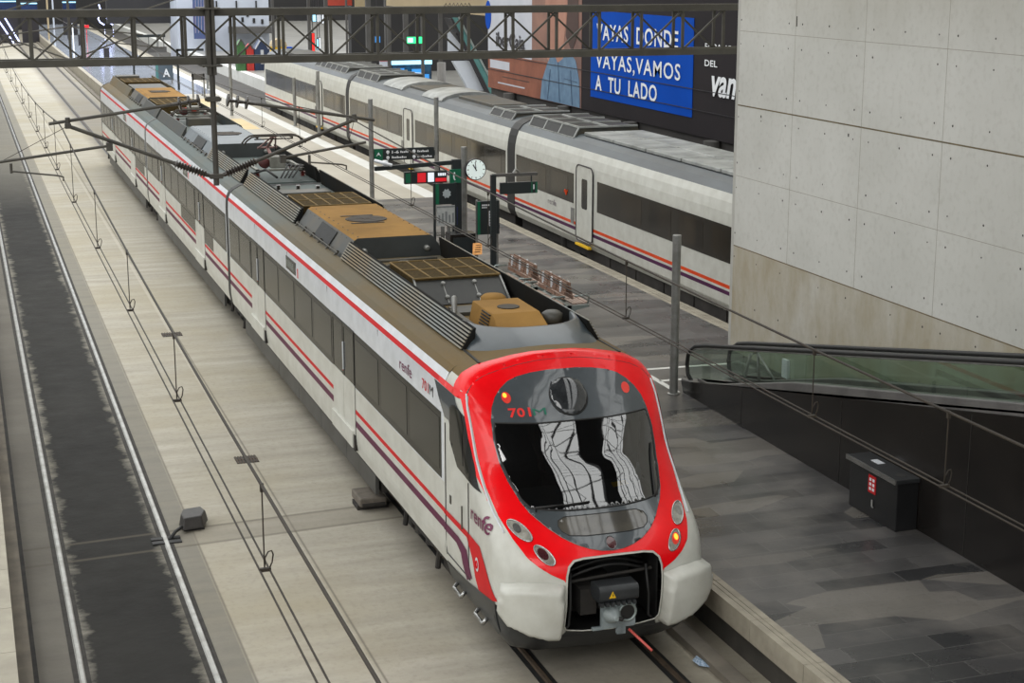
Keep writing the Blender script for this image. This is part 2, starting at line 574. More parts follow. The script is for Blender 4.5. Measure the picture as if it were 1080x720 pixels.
def coping(name, x0, x1, y0, y1, nose, step):
    """edge stones with two shallow grooves, overhanging the wall below"""
    s_ = 1 if nose > x0 else -1
    mb = MB()
    n = max(1, int((y1 - y0) / step))
    for k in range(n):
        a = y0 + k * step + 0.006; b = y0 + (k + 1) * step - 0.006
        w = x1 - x0
        cuts = [0, 0.36, 0.40, 0.62, 0.66, 1]
        for i in range(5):
            top = PZ - (0.012 if i in (1, 3) else 0)
            mb.box(x0 + w * cuts[i], x0 + w * cuts[i + 1], a, b, PZ - 0.30, top)
    return struct(mb.build(name, 'coping', None))


coping('trim', 9.33, 9.62, 2, 108, 0, 1.45)
coping('trim', 16.62, 17.0, 2, 57.2, 0, 1.45)
struct(MB().box(9.33, 9.62, 108, 235, -0.1, PZ).build('trim', 'coping'))
struct(MB().box(9.55, 9.63, 2, 235, -0.4, PZ - 0.3).build('baseboard_platform', plain('recess_concrete', (74, 70, 64), (60, 57, 52), 2, 0.85)))
# raised kerb strip beside the right rail
struct(MB().box(8.95, 9.2, 2, 235, -0.1, 0.10).build('trim', plain('kerb_concrete', (124, 116, 104), (104, 98, 88), 2, 0.85)))
# platform along the left edge of the photograph
mb = MB()
for k in range(60):
    mb.box(-2.5, 0.17, 2 + k * 1.5 + 0.006, 2 + (k + 1) * 1.5 - 0.006, 0.45, 0.8)
struct(mb.build('floor', plain('left_platform_stone', (170, 164, 148), (150, 144, 130), 1.6, 0.75)))
struct(MB().box(-2.5, 0.36, 2, 235, -0.1, 0.45).build('baseboard_left', plain('left_platform_base', (112, 104, 92), (92, 86, 76), 2, 0.85)))
struct(MB().box(0.36, 0.44, 2, 235, -0.2, 0.03).build('trim', 'under'))
# painted box on the paving beside the ramp
mb = MB()
for a, b in (((13.25, 30.84), (15.25, 30.75)), ((13.25, 29.85), (15.0, 29.8)), ((13.22, 30.9), (13.22, 28.9))):
    mb.bar((a[0], a[1], PZ + 0.001), (b[0], b[1], PZ + 0.001), 0.12, 0.008)
struct(mb.build('trim', 'whiteline'))

# the tall fair-faced concrete wall on the right, with its tie holes and pour joints
WX = 15.9
mb = MB()
mb.box(WX, WX + 0.6, 4, 32.12, 0.5, 14)
ys = []
y = 31.95
for k in range(11):
    ys += [y, y - 1.06, y - 2.13]
    y -= 2.69
for z in (9.5, 8.0, 7.5, 6.5, 5.95, 4.96, 4.42, 3.42, 2.9, 1.9):
    for yy in ys:
        if random.random() < 0.94:
            r = 0.016 + random.random() * 0.007
            p = ellipse(yy, z, r, r, 0, 8)
            mb.prism(p, 'x', WX - 0.0015, WX + 0.01, 1)
for z, h, m in ((6.2, 0.028, 2), (3.14, 0.022, 2), (7.77, 0.010, 3), (4.68, 0.010, 3), (9.3, 0.02, 2)):
    mb.box(WX - 0.001, WX + 0.01, 4, 32.11, z - h / 2, z + h / 2, m)
for k in range(10):
    yy = 29.54 - 2.69 * k
    mb.box(WX - 0.001, WX + 0.01, yy - 0.006, yy + 0.006, 3.15, 14, 3)
for yy, z, h in ((29.5, 7.95, 0.2), (30.9, 6.02, 0.05), (27.3, 5.98, 0.06)):
    mb.box(WX - 0.002, WX + 0.01, yy - 0.02, yy + 0.02, z, z + h, 1)
mb.box(WX - 0.002, WX + 0.01, 32.0, 32.12, 0.8, 14, 4)
struct(mb.build('wall_right', ['wall', plain('tie_hole', (62, 58, 52), (50, 46, 42), 4, 0.8), plain('pour_joint', (120, 106, 76), (96, 86, 66), 5, 0.8),
                               plain('board_joint', (156, 150, 138), (146, 140, 128), 3, 0.8), plain('wall_arris', (186, 184, 177), (174, 172, 165), 3, 0.7)]))


# ------------------------------------------------------------------ roof over the hall: dark bays with open lattice skylights between
def roof_bays():
    mb = MB()
    edges = [-14, -8.5, -5.0, 11.9, 15.0, 16.4, 20.4, 30]
    for i in range(0, len(edges), 2):
        if i + 1 < len(edges):
            mb.box(edges[i], edges[i + 1], -16, 26, 20.2, 20.6)
    for i in range(1, len(edges) - 1, 2):
        a, b = edges[i], edges[i + 1]
        k = -16
        while k < 26:
            mb.bar((a, k, 20.3), (b, k + 0.9, 20.3), 0.03)
            mb.bar((b, k, 20.3), (a, k + 0.9, 20.3), 0.03)
            k += 0.9
        for t in (0.12, 0.3, 0.55, 0.8):
            x = a + (b - a) * t
            mb.bar((x, -16, 20.25), (x, 26, 20.25), 0.08)
    return mb


struct(roof_bays().build('ceiling', plain('roof_lining', (56, 56, 58), (46, 46, 48), 0.5, 0.8)))

# ------------------------------------------------------------------ rails
RAILS = []


def rail(x, y0, y1, label, worn):
    mb = MB()
    prof = [(-0.07, -0.05), (0.07, -0.05), (0.07, -0.02), (0.036, -0.006), (0.036, 0.012), (0.025, 0.018), (-0.025, 0.018), (-0.036, 0.012), (-0.036, -0.006), (-0.07, -0.02)]
    mb.prism([(x + a, b) for a, b in prof], 'y', y0, y1)
    s_ = 1 if worn < 0 else -1
    o = mb.build('rail', 'rail' if worn else 'railrust')
    fl = MB()
    for a, b in ((-0.115, -0.045), (0.045, 0.105)):
        fl.box(x + a, x + b, y0, y1, -0.03, -0.006)
    fl.build('rail_groove', 'black' if not worn else plain('groove_grit', (60, 57, 53), (44, 42, 39), 6, 0.9), o)
    tag(o, label, 'rail')


rail(0.99, 4, 199, 'worn shiny rail nearest the left platform on the empty stained track', 1)
rail(2.68, 4, 199, 'worn shiny right-hand rail of the empty stained track', 1)
rail(6.784, 4, 199, 'dull rail under the left side of the red nosed train', 0)
rail(8.452, 4, 199, 'dull rail under the right side of the red nosed train, beside the platform', 0)

# ================================================================== the red nosed commuter train
TX = 7.618
SX = 1.47
train = thing('commuter_train', 'white commuter train with red nose and dusty roof standing beside the paved platform', 'train', (TX, 18.4, 0))

# ---- shape of the nose: outline of the body seen from the front, and how far each level reaches forward
SIL = [(0, .26), (.9, .26), (1.2, .34), (1.36, .55), (1.44, .85), (1.47, 1.1), (1.47, 2.0), (1.47, 3.2), (1.455, 3.4), (1.41, 3.55), (1.30, 3.68),
       (1.12, 3.77), (.9, 3.83), (.6, 3.885), (.3, 3.92), (0, 3.93)]
ZC = 2.1


def interp(x, xs, ys):
    if x <= xs[0]:
        return ys[0]
    for i in range(1, len(xs)):
        if x <= xs[i]:
            t = (x - xs[i - 1]) / (xs[i] - xs[i - 1])
            return ys[i - 1] + t * (ys[i] - ys[i - 1])
    return ys[-1]


_pa, _pr = [], []
for a, b in zip(SIL[:-1], SIL[1:]):
    for k in range(24):
        t = k / 24
        x, z = a[0] + (b[0] - a[0]) * t, a[1] + (b[1] - a[1]) * t
        _pa.append(math.atan2(z - ZC, x)); _pr.append(math.hypot(x, z - ZC))
_pa.append(math.pi / 2); _pr.append(3.93 - ZC)
YZ = [(.26, 18.80), (.45, 18.62), (.75, 18.47), (1.1, 18.42), (1.45, 18.42), (1.65, 18.45), (1.84, 18.60), (2.0, 18.84), (2.14, 19.06), (2.6, 19.60),
      (3.1, 19.98), (3.4, 20.22), (3.6, 20.38), (3.8, 20.56), (3.93, 20.68)]
_zs = [p[0] for p in YZ]; _ys = [p[1] for p in YZ]
DA = [-1.6, -1.1, -.75, -.3, 0, .45, .75, .9, 1.1, 1.6]
DD = [.3, .45, .7, .75, .75, .72, .55, .38, .2, .08]
NN = 2.6
YB = 21.3                                  # from here back the body is a straight tube


def rad(x, z):
    return interp(math.atan2(z - ZC, abs(x)), _pa, _pr)


def y_mid(z):
    return sum(interp(z + d, _zs, _ys) for d in (-.08, -.04, 0, .04, .08)) / 5


def nose_y(x, z):
    rho = min(1.0, math.hypot(x, z - ZC) / rad(x, z))
    return y_mid(z) + interp(math.atan2(z - ZC, abs(x)), DA, DD) * (1 - (1 - rho ** NN) ** (1 / NN))


def nose_n(x, z):
    e = 0.012
    gx = (nose_y(x + e, z) - nose_y(x - e, z)) / (2 * e)
    gz = (nose_y(x, z + e) - nose_y(x, z - e)) / (2 * e)
    return Vector((gx, -1, gz)).normalized()


def on_nose(x, z, off=0.0):
    return Vector((TX + x, nose_y(x, z), z)) + nose_n(x, z) * off


def side_x(y, z):
    """half width of the body at (y, z), found on the nose surface"""
    w = interp(z, [.26, .55, .85, 1.1, 3.2, 3.4, 3.55], [1.1, 1.36, 1.44, 1.47, 1.47, 1.455, 1.41])
    if nose_y(w, z) <= y:
        return w
    lo, hi = 0.3, w
    for _ in range(30):
        m = (lo + hi) / 2
        if nose_y(m, z) < y:
            lo = m
        else:
            hi = m
    return lo


def dense(poly, step):
    out = []
    for a, b in zip(poly, poly[1:] + poly[:1]):
        n = max(1, int(math.hypot(b[0] - a[0], b[1] - a[1]) / step + 0.5))
        out += [(a[0] + (b[0] - a[0]) * k / n, a[1] + (b[1] - a[1]) * k / n) for k in range(n)]
    return out


def inside(p, poly):
    c = False
    x, y = p
    j = len(poly) - 1
    for i in range(len(poly)):
        xi, yi = poly[i]; xj, yj = poly[j]
        if (yi > y) != (yj > y) and x < (xj - xi) * (y - yi) / (yj - yi) + xi:
            c = not c
        j = i
    return c


def edge_dist(p, poly):
    best = 9
    for a, b in zip(poly, poly[1:] + poly[:1]):
        dx, dy = b[0] - a[0], b[1] - a[1]
        L = dx * dx + dy * dy
        t = 0 if L == 0 else max(0, min(1, ((p[0] - a[0]) * dx + (p[1] - a[1]) * dy) / L))
        best = min(best, math.hypot(p[0] - a[0] - dx * t, p[1] - a[1] - dy * t))
    return best


def fill(outer, holes=(), step=0.05, lines=(), keep=None):
    """triangles covering a polygon with holes, with inner points every step"""
    outer = keep or dense(outer, step)
    hs = [dense(h, step) for h in holes]
    vs = []; es = []
    for loop in [outer] + hs:
        b = len(vs); n = len(loop)
        vs += [Vector(p) for p in loop]; es += [(b + i, b + (i + 1) % n) for i in range(n)]
    for ln in lines:
        b = len(vs)
        vs += [Vector(p) for p in ln]; es += [(b + i, b + i + 1) for i in range(len(ln) - 1)]
    x0 = min(p[0] for p in outer); x1 = max(p[0] for p in outer); z0 = min(p[1] for p in outer); z1 = max(p[1] for p in outer)
    j = 0
    z = z0 + step / 2
    while z < z1:
        x = x0 + step * (0.5 if j % 2 else 0.9)
        while x < x1:
            p = (x, z)
            if inside(p, outer) and edge_dist(p, outer) > step * 0.45 and all(not inside(p, h) and edge_dist(p, h) > step * 0.45 for h in hs):
                vs.append(Vector(p))
            x += step
        z += step * 0.87; j += 1
    r = delaunay_2d_cdt(vs, es, [], 0, 1e-5)
    V = [tuple(v) for v in r[0]]
    F = []
    for f in r[2]:
        c = (sum(V[i][0] for i in f) / 3, sum(V[i][1] for i in f) / 3)
        if inside(c, outer) and not any(inside(c, h) for h in hs):
            a, b, d = (V[i] for i in f[:3])
            if (b[0] - a[0]) * (d[1] - a[1]) - (b[1] - a[1]) * (d[0] - a[0]) < 0:
                f = f[::-1]
            F.append(tuple(f))
    return V, F


def patch(name, outer, off, mat, parent, holes=(), step=0.05, fn=None, off_fn=None, smooth=True):
    """a skin laid on the nose, outline given as seen from the front"""
    V, F = fill(outer, holes, step)
    mb = MB()
    fn = fn or on_nose
    mb.add([fn(x, z, off_fn((x, z)) if off_fn else off) for x, z in V], F)
    return mb.build(name, mat, parent, smooth)


def on_side(y, z, off=0.0, s_=-1):
    return Vector((TX + s_ * (side_x(y, z) + off), y, z))


def side_patch(name, outer, off, mat, parent, step=0.08, s_=-1, holes=()):
    V, F = fill(outer, holes, step)
    if s_ > 0:
        F = [f[::-1] for f in F]
    mb = MB()
    # seen from the left the near end lies to the right, so (y, z) triangles are turned over
    mb.add([on_side(y, z, off, s_) for y, z in V], [f[::-1] for f in F])
    return mb.build(name, mat, parent, True)


def mirror(half):
    """closed outline from its right half, listed from the top centre down to the bottom centre"""
    return half + [(-x, z) for x, z in reversed(half) if x > 1e-6]


PANEL = mirror([(0, 3.722), (.21, 3.72), (.45, 3.70), (.66, 3.665), (.80, 3.62), (.92, 3.54), (1.02, 3.44), (1.09, 3.32), (1.13, 3.17), (1.15, 2.95), (1.13, 2.7), (1.08, 2.48),
                (1.0, 2.28), (.92, 2.16), (.76, 2.02), (.62, 1.93), (.46, 1.855), (.3, 1.805), (.15, 1.775), (0, 1.765)])
WIND = mirror([(0, 3.12), (.5, 3.12), (1.09, 3.15), (1.118, 3.05), (1.125, 2.9), (1.10, 2.7), (1.05, 2.48), (.98, 2.30), (.90, 2.21), (.7, 2.185), (.4, 2.165), (0, 2.16)])
OPEN = mirror([(0, 1.715), (.42, 1.71), (.55, 1.69), (.62, 1.63), (.655, 1.52), (.665, 1.35), (.665, .80), (.62, .74), (.4, .70), (0, .68)])
MASK = mirror([(0, 3.90), (.3, 3.885), (.6, 3.85), (.9, 3.79), (1.1, 3.725), (1.24, 3.62), (1.325, 3.5), (1.36, 3.35), (1.362, 3.1), (1.36, 2.75), (1.35, 2.4), (1.305, 2.12), (1.23, 1.92),
               (1.12, 1.74), (1.0, 1.64), (.86, 1.55), (.70, 1.47), (.68, 1.44), (.675, 1.52), (.64, 1.64), (.56, 1.71), (.42, 1.73), (0, 1.735)])

# ---- the white shell, cut open for the windscreen and the coupler bay
NTH = 208
angs = [2 * math.pi * k / NTH for k in range(NTH)]


def sil(a, rho):
    c, s_ = math.cos(a), math.sin(a)
    R = interp(math.atan2(s_, abs(c)), _pa, _pr)
    return (c * R * rho, ZC + s_ * R * rho)


core = [sil(a, .9) for a in angs]
chin_line = [(-1.30, .93), (-1.15, .80), (-.95, .68), (-.8, .63), (-.64, .62)]
V, F = fill(None, (OPEN, WIND), 0.055, keep=core)
shell = MB()
for f in F:
    cx = abs(sum(V[i][0] for i in f) / 3); cz = sum(V[i][1] for i in f) / 3
    shell.f.append(f); shell.m.append(3 if cz < interp(cx, [.62, .8, 1.15, 1.3, 1.44], [.60, .63, .79, .90, 1.02]) else 0)
shell.v += [tuple(on_nose(x, z)) for x, z in V]
rhos = [.9, .925, .945, .96, .972, .982, .99, .996, 1.0]
rows = []
for r in rhos:
    rows.append([(TX + p[0], nose_y(*p) if r < 1 else y_mid(p[1]) + interp(math.atan2(p[1] - ZC, abs(p[0])), DA, DD), p[1]) for p in (sil(a, r) for a in angs)])
last = rows[-1]
rows.append([(x, min(YB - .01, y + .12), z) for x, y, z in last])
rows.append([(x, YB, z) for x, y, z in last])
vs = [v for r in rows for v in r]
fs = []; ms = []
for j in range(len(rows) - 1):
    for i in range(NTH):
        k = (i + 1) % NTH
        fs.append((j * NTH + i, j * NTH + k, (j + 1) * NTH + k, (j + 1) * NTH + i))
        z = (rows[j][i][2] + rows[j][k][2]) / 2
        if z < (1.03 if j < len(rows) - 2 else .85):
            ms.append(3); continue
        if j < len(rows) - 2:
            ms.append(1 if z > 3.47 else 0)
        else:
            ms.append(2 if z > 3.63 else 0)
b = len(shell.v); shell.v += vs
for f, m in zip(fs, ms):
    shell.f.append(tuple(b + i for i in f)); shell.m.append(m)
nose = shell.build('nose_shell', ['white', 'red', 'roof', 'chin'], train, True)

# dark chin under the white, following the curve round to the sides
top_chin = [(-1.405, 1.06), (-1.36, 1.0), (-1.28, .92), (-1.15, .82), (-1.0, .72), (-.82, .655), (-.665, .64), (-.62, .735), (-.4, .70), (0, .68)]
chin_poly = top_chin + [(-x, z) for x, z in reversed(top_chin[:-1])] + [(1.30, .62), (1.18, .42), (.9, .30), (.4, .285), (-.4, .285), (-.9, .30), (-1.18, .42), (-1.30, .62)]
patch('chin', chin_poly, .008, 'chin', nose, step=.06)
for s_ in (-1, 1):
    side_patch('chin_side', [(19.0, 1.07), (19.5, 1.0), (20.2, .90), (YB, .80), (YB, .32), (20.2, .32), (19.4, .40), (19.05, .62)], .012, 'chin', nose, .1, s_)
patch('mask', MASK, .007, 'red', nose, (PANEL,), .03)
patch('glass_panel', PANEL, .021, 'front', nose, (WIND,), .03)
patch('windscreen', WIND, .022, 'wind', nose, (), .035)
# rubber line round the windscreen, white piping beside the mask
mb = MB(); mb.tube([on_nose(x, z, .02) for x, z in dense(WIND, .05)], .014, 6, closed=True)
mb.build('windscreen_seal', 'black', nose, True)
for s_ in (-1, 1):
    mb = MB()
    pts = [(s_ * interp(z, [1.95, 2.15, 2.4, 2.75, 3.3, 3.5], [1.30, 1.35, 1.372, 1.378, 1.378, 1.35]), z) for z in [1.97 + .06 * k for k in range(26)]]
    mb.tube([on_nose(x, z, .010) for x, z in pts], .014, 6)
    mb.build('piping', 'upwhite', nose, True)
mb = MB(); mb.tube([on_nose(x, z, .010) for x, z in dense(OPEN, .06)], .009, 6, closed=True)
mb.build('bay_rim', 'white', nose, True)

# seam across the top of the red mask
mb = MB(); mb.tube([Vector((TX + x, nose_y(x, z), z)) + nose_n(x, z) * .004 for x, z in (sil(math.radians(d_), .955) for d_ in range(38, 143, 3))], .006, 5)
mb.build('mask_seam', 'ink', nose)

# bumper pads standing proud at both corners
PAD = [(.685, 1.41), (.95, 1.45), (1.25, 1.44), (1.425, 1.38), (1.43, 1.05), (1.33, .86), (1.12, .76), (.9, .70), (.69, .69)]


def swell(p):
    d = edge_dist((abs(p[0]), p[1]), PAD)
    t = min(1, d / (.055 if p[1] < 1.2 else .10))
    return .004 + .17 * math.sin(t * math.pi / 2) ** .8


for s_ in (1, -1):
    poly = [(s_ * x, z) for x, z in PAD]
    if s_ > 0:
        poly = poly[::-1]
    patch('bumper_pad', poly, 0, 'white', train, step=.035, off_fn=swell)

# lamps
patch('top_lamp', [(-.20, 3.58), (-.1, 3.60), (.1, 3.60), (.20, 3.58), (.255, 3.50), (.265, 3.40), (.21, 3.29), (.11, 3.21), (0, 3.18), (-.11, 3.21), (-.21, 3.29), (-.265, 3.40), (-.255, 3.50)],
      0, 'toplens', train, step=.03, off_fn=lambda p: .024 + .07 * max(0, 1 - (p[0] / .27) ** 2 - ((p[1] - 3.4) / .22) ** 2) ** .5)
mb = MB(); mb.tube([on_nose(x, z, .024) for x, z in ellipse(0, 3.40, .265, .215, 0, 28)], .014, 6, closed=True)
mb.build('top_lamp_rim', 'black', train, True)
for s_ in (-1, 1):
    o = patch('marker_lamp', ellipse(s_ * .87, 3.43, .062, .066), .026, plain('marker_red_lens', (236, 78, 66), (220, 60, 54), 6, .15), train, step=.03)
    if s_ < 0:
        patch('lit_bulb', ellipse(-.885, 3.455, .028, .028, 0, 14), .031, 'lamp_amber', o, step=.02)
for s_ in (-1, 1):
    # upper and lower headlamp either side, slanting with the mask
    for (cx, cz, a, bb, rot, kind) in ((1.115, 2.0, .135, .072, .62, 0), (.905, 1.765, .135, .068, .72, 1)):
        el = ellipse(s_ * cx, cz, a, bb, s_ * rot, 26)
        if s_ < 0:
            el = el[::-1]
            el = ellipse(s_ * cx, cz, a, bb, -rot, 26)
        lit = kind == 1 and s_ > 0
        o = patch('head_lamp', el, .018, 'lens', train, step=.03)
        mb = MB(); mb.tube([on_nose(x, z, .018) for x, z in el], .011, 6, closed=True)
        mb.build('lamp_rim', 'chrome', o, True)
        if kind == 0:
            patch('reflector', ellipse(s_ * (cx + .025), cz + .02, .045, .045, 0, 16), .024, 'chrome', o, step=.02)
        else:
            patch('reflector', ellipse(s_ * (cx + .02), cz + .015, .07, .05, s_ * rot, 16), .024, 'lensdark' if not lit else plain('tail_red_lens', (236, 70, 52), (220, 54, 44), 6, .15), o, step=.02)
            if lit:
                patch('lit_bulb', ellipse(s_ * (cx + .03), cz + .03, .032, .032, 0, 14), .03, 'lamp_amber', o, step=.02)
# lower display window and round tail lamp in the grey panel
patch('display_window', [(.52, 1.94), (.60, 1.98), (.625, 2.03), (.60, 2.08), (.5, 2.11), (-.5, 2.11), (-.60, 2.08), (-.625, 2.03), (-.60, 1.98), (-.52, 1.94), (-.3, 1.925), (.3, 1.925)][::-1],
      .024, plain('display_glass', (66, 64, 60), (84, 80, 72), 3, .08, coat=.8), train, step=.04)
mb = MB(); mb.tube([on_nose(x, z, .025) for x, z in dense([(.52, 1.94), (.60, 1.98), (.625, 2.03), (.60, 2.08), (.5, 2.11), (-.5, 2.11), (-.60, 2.08), (-.625, 2.03), (-.60, 1.98), (-.52, 1.94), (-.3, 1.925), (.3, 1.925)], .06)], .006, 5, closed=True)
mb.build('display_seal', 'black', train)
o = patch('tail_lamp', ellipse(0, 1.838, .072, .062), .025, 'lensdark', train, step=.03)
mb = MB(); mb.tube([on_nose(x, z, .025) for x, z in ellipse(0, 1.838, .075, .065)], .011, 6, closed=True)
mb.build('lamp_rim', 'front', o, True)
# wipers parked along the lower edge of the windscreen
for s_, a, b in ((-1, (-.84, 2.20), (-.1, 2.225)), (1, (.86, 2.22), (1.05, 2.75))):
    mb = MB()
    pts = [(a[0] + (b[0] - a[0]) * t, a[1] + (b[1] - a[1]) * t) for t in (0, .25, .5, .75, 1)]
    mb.tube([on_nose(x, z, .04) for x, z in pts], .012, 6)
    mb.tube([on_nose(a[0], a[1] - .03, .02), on_nose(a[0], a[1], .05), on_nose(*pts[2], .05)], .014, 6)
    mb.build('wiper', 'black', train, True)
# unit number
lettering('number_lettering', '701', .14, lambda u, v: on_nose(-.885 + u, 3.205 + v, .029), plain('number_red', (232, 50, 46), (222, 44, 42), 3, .4), train, width=.30, bold=.004, space=1.1)
lettering('letter_mark', 'M', .115, lambda u, v: on_nose(-.555 + u, 3.21 + v, .029), plain('number_green', (22, 112, 88), (18, 100, 80), 3, .4), train, width=.185, bold=0.0)

# coupler bay
bay = MB()
bx = .655
bay.box(TX - bx, TX + bx, 19.55, 19.6, .55, 1.75)
bay.box(TX - bx - .02, TX - bx, 18.62, 19.6, .7, 1.72); bay.box(TX + bx, TX + bx + .02, 18.62, 19.6, .7, 1.72)
bay.box(TX - bx, TX + bx, 18.56, 19.6, 1.72, 1.74); bay.box(TX - bx, TX + bx, 18.62, 19.6, .62, .66)
bay.build('coupler_bay', 'black', train)
cp = MB()
cp.prism(rounded(TX - .24, TX + .23, .80, 1.16, .03), 'y', 18.30, 18.36)
cp.box(TX - .36, TX - .2, 18.31, 18.36, .79, .825)
cp.box(TX - .02, TX + .10, 18.31, 18.36, .70, .82)
cp.lathe((TX, 18.3, .76), (0, -1, 0), [(0, .045), (.01, .045), (.012, .02)], 14)
coupler = cp.build('coupler', plain('coupler_grey_paint', (140, 150, 152), (112, 120, 122), 5, .45), train, 40)
mb = MB(); mb.lathe((TX - .10, 18.32, .99), (0, -1, 0), [(0, .125), (.03, .12), (.10, .085), (.17, .045), (.19, .03)], 18)
mb.build('coupler_cone', plain('coupler_cone_grey', (156, 164, 164), (126, 134, 134), 5, .4), coupler, 40)
mb = MB(); mb.tube([(TX + .115 + .115 * math.cos(t), 18.295, 1.0 + .115 * math.sin(t)) for t in (2 * math.pi * k / 24 for k in range(24))], .018, 6, closed=True)
mb.lathe((TX + .115, 18.298, 1.0), (0, -1, 0), [(0, .105), (.002, .105)], 20, 1)
mb.build('coupler_socket', ['grey', 'black'], coupler, 40)
mb = MB(); mb.tube([(TX - .12, 18.2, 1.0), (TX - .03, 18.12, .98), (TX + .02, 18.2, .97)], .025, 6)
mb.build('coupler_hook', 'black', coupler, True)
mb = MB(); mb.prism(rounded(18.22, 18.56, 1.18, 1.40, .07), 'x', TX - .30, TX + .24)
for k in range(7):
    mb.box(TX - .29 + k * .075, TX - .25 + k * .075, 18.2, 18.3, 1.14, 1.19)
eb = mb.build('electric_coupler_box', plain('coupler_box_black', (52, 54, 56), (42, 44, 46), 4, .4), train, 40)
mb = MB(); mb.prism([(TX - .17, 1.25), (TX - .08, 1.25), (TX - .125, 1.34)], 'y', 18.212, 18.222)
wt = mb.build('warning_triangle', 'yellow', eb)
mb = MB(); mb.prism([(TX - .128, 1.29), (TX - .12, 1.325), (TX - .115, 1.292), (TX - .121, 1.262)], 'y', 18.208, 18.216)
mb.build('bolt_mark', 'ink', eb)
for q in range(3):
    mb = MB()
    mb.tube([(TX - .55 + 1.1 * t, 18.75 + q * .08 - .1 * math.sin(math.pi * t), 1.38 + q * .05 + .16 * math.sin(math.pi * t)) for t in [k / 14 for k in range(15)]], .022, 7)
    mb.build('hose', 'black', train, True)
for sx_, x0 in ((-1, -.56), (1, .5)):
    mb = MB(); mb.tube([(TX + x0, 18.62, 1.5), (TX + x0 + sx_ * .02, 18.55, 1.1), (TX + x0 + sx_ * .03, 18.58, .8), (TX + x0 + sx_ * .08, 18.56, .76)], .02, 7)
    mb.build('hanging_hose', 'black', train, True)
mb = MB(); mb.tube([(TX - .6, 18.66, 1.36), (TX + .6, 18.66, 1.42)], .022, 8); mb.tube([(TX - .6, 18.9, 1.6), (TX + .6, 18.9, 1.6)], .03, 8)
mb.box(TX - .42, TX - .2, 18.6, 19.2, .9, 1.25); mb.box(TX - .15, TX + .2, 18.5, 19.5, .95, 1.2)
mb.build('drawgear', 'under', train)
mb = MB(); mb.tube([(TX + .12, 18.25, .78), (TX + .30, 17.9, .60)], .018, 8)
mb.build('release_handle', plain('faded_red_handle', (206, 92, 84), (190, 80, 74), 5, .5), train, True)

# driver's cab seen through the windscreen
cab = MB()
cab.box(TX - 1.3, TX + 1.3, 21.0, 21.05, 1.6, 3.55)
cab.box(TX - 1.3, TX + 1.3, 19.6, 21.0, 1.85, 1.9)
cab.box(TX - 1.27, TX - 1.25, 20.7, 21, 1.9, 3.3); cab.box(TX + 1.25, TX + 1.27, 20.7, 21, 1.9, 3.3)
cab.build('cab_interior', plain('cab_dark_lining', (40, 42, 44), (32, 34, 36), 1, .7), train)
mb = MB(); mb.prism([(19.25, 1.98), (19.32, 2.12), (19.7, 2.2), (19.95, 2.26), (20.0, 1.9), (19.4, 1.9)], 'x', TX - 1.0, TX + 1.0)
mb.build('dashboard', plain('dashboard_grey', (70, 72, 74), (58, 60, 62), 2, .6), train, bevel=.02)
mb = MB(); mb.prism(rounded(TX - .25, TX + .25, 2.2, 2.9, .1), 'y', 20.5, 20.62); mb.prism(rounded(TX - .14, TX + .14, 2.88, 3.08, .06), 'y', 20.5, 20.6)
mb.box(TX - .26, TX + .26, 20.1, 20.6, 2.05, 2.2)
mb.build('driver_seat', 'black', train, bevel=.02)
mb = MB(); mb.lathe((TX + .86, 19.78, 2.24), (0, 0, 1), [(0, .045), (.17, .045), (.21, .02), (.27, .018)], 12)
mb.build('water_bottle', plain('bottle_plastic', (190, 196, 196), (160, 168, 168), 6, .3), train, True)
mb = MB(); mb.add([(TX + .45, 19.66, 2.235), (TX + .70, 19.7, 2.245), (TX + .70, 19.82, 2.265), (TX + .47, 19.80, 2.255)], [(0, 1, 2, 3)])
mb.build('yellow_card', 'yellow', train)

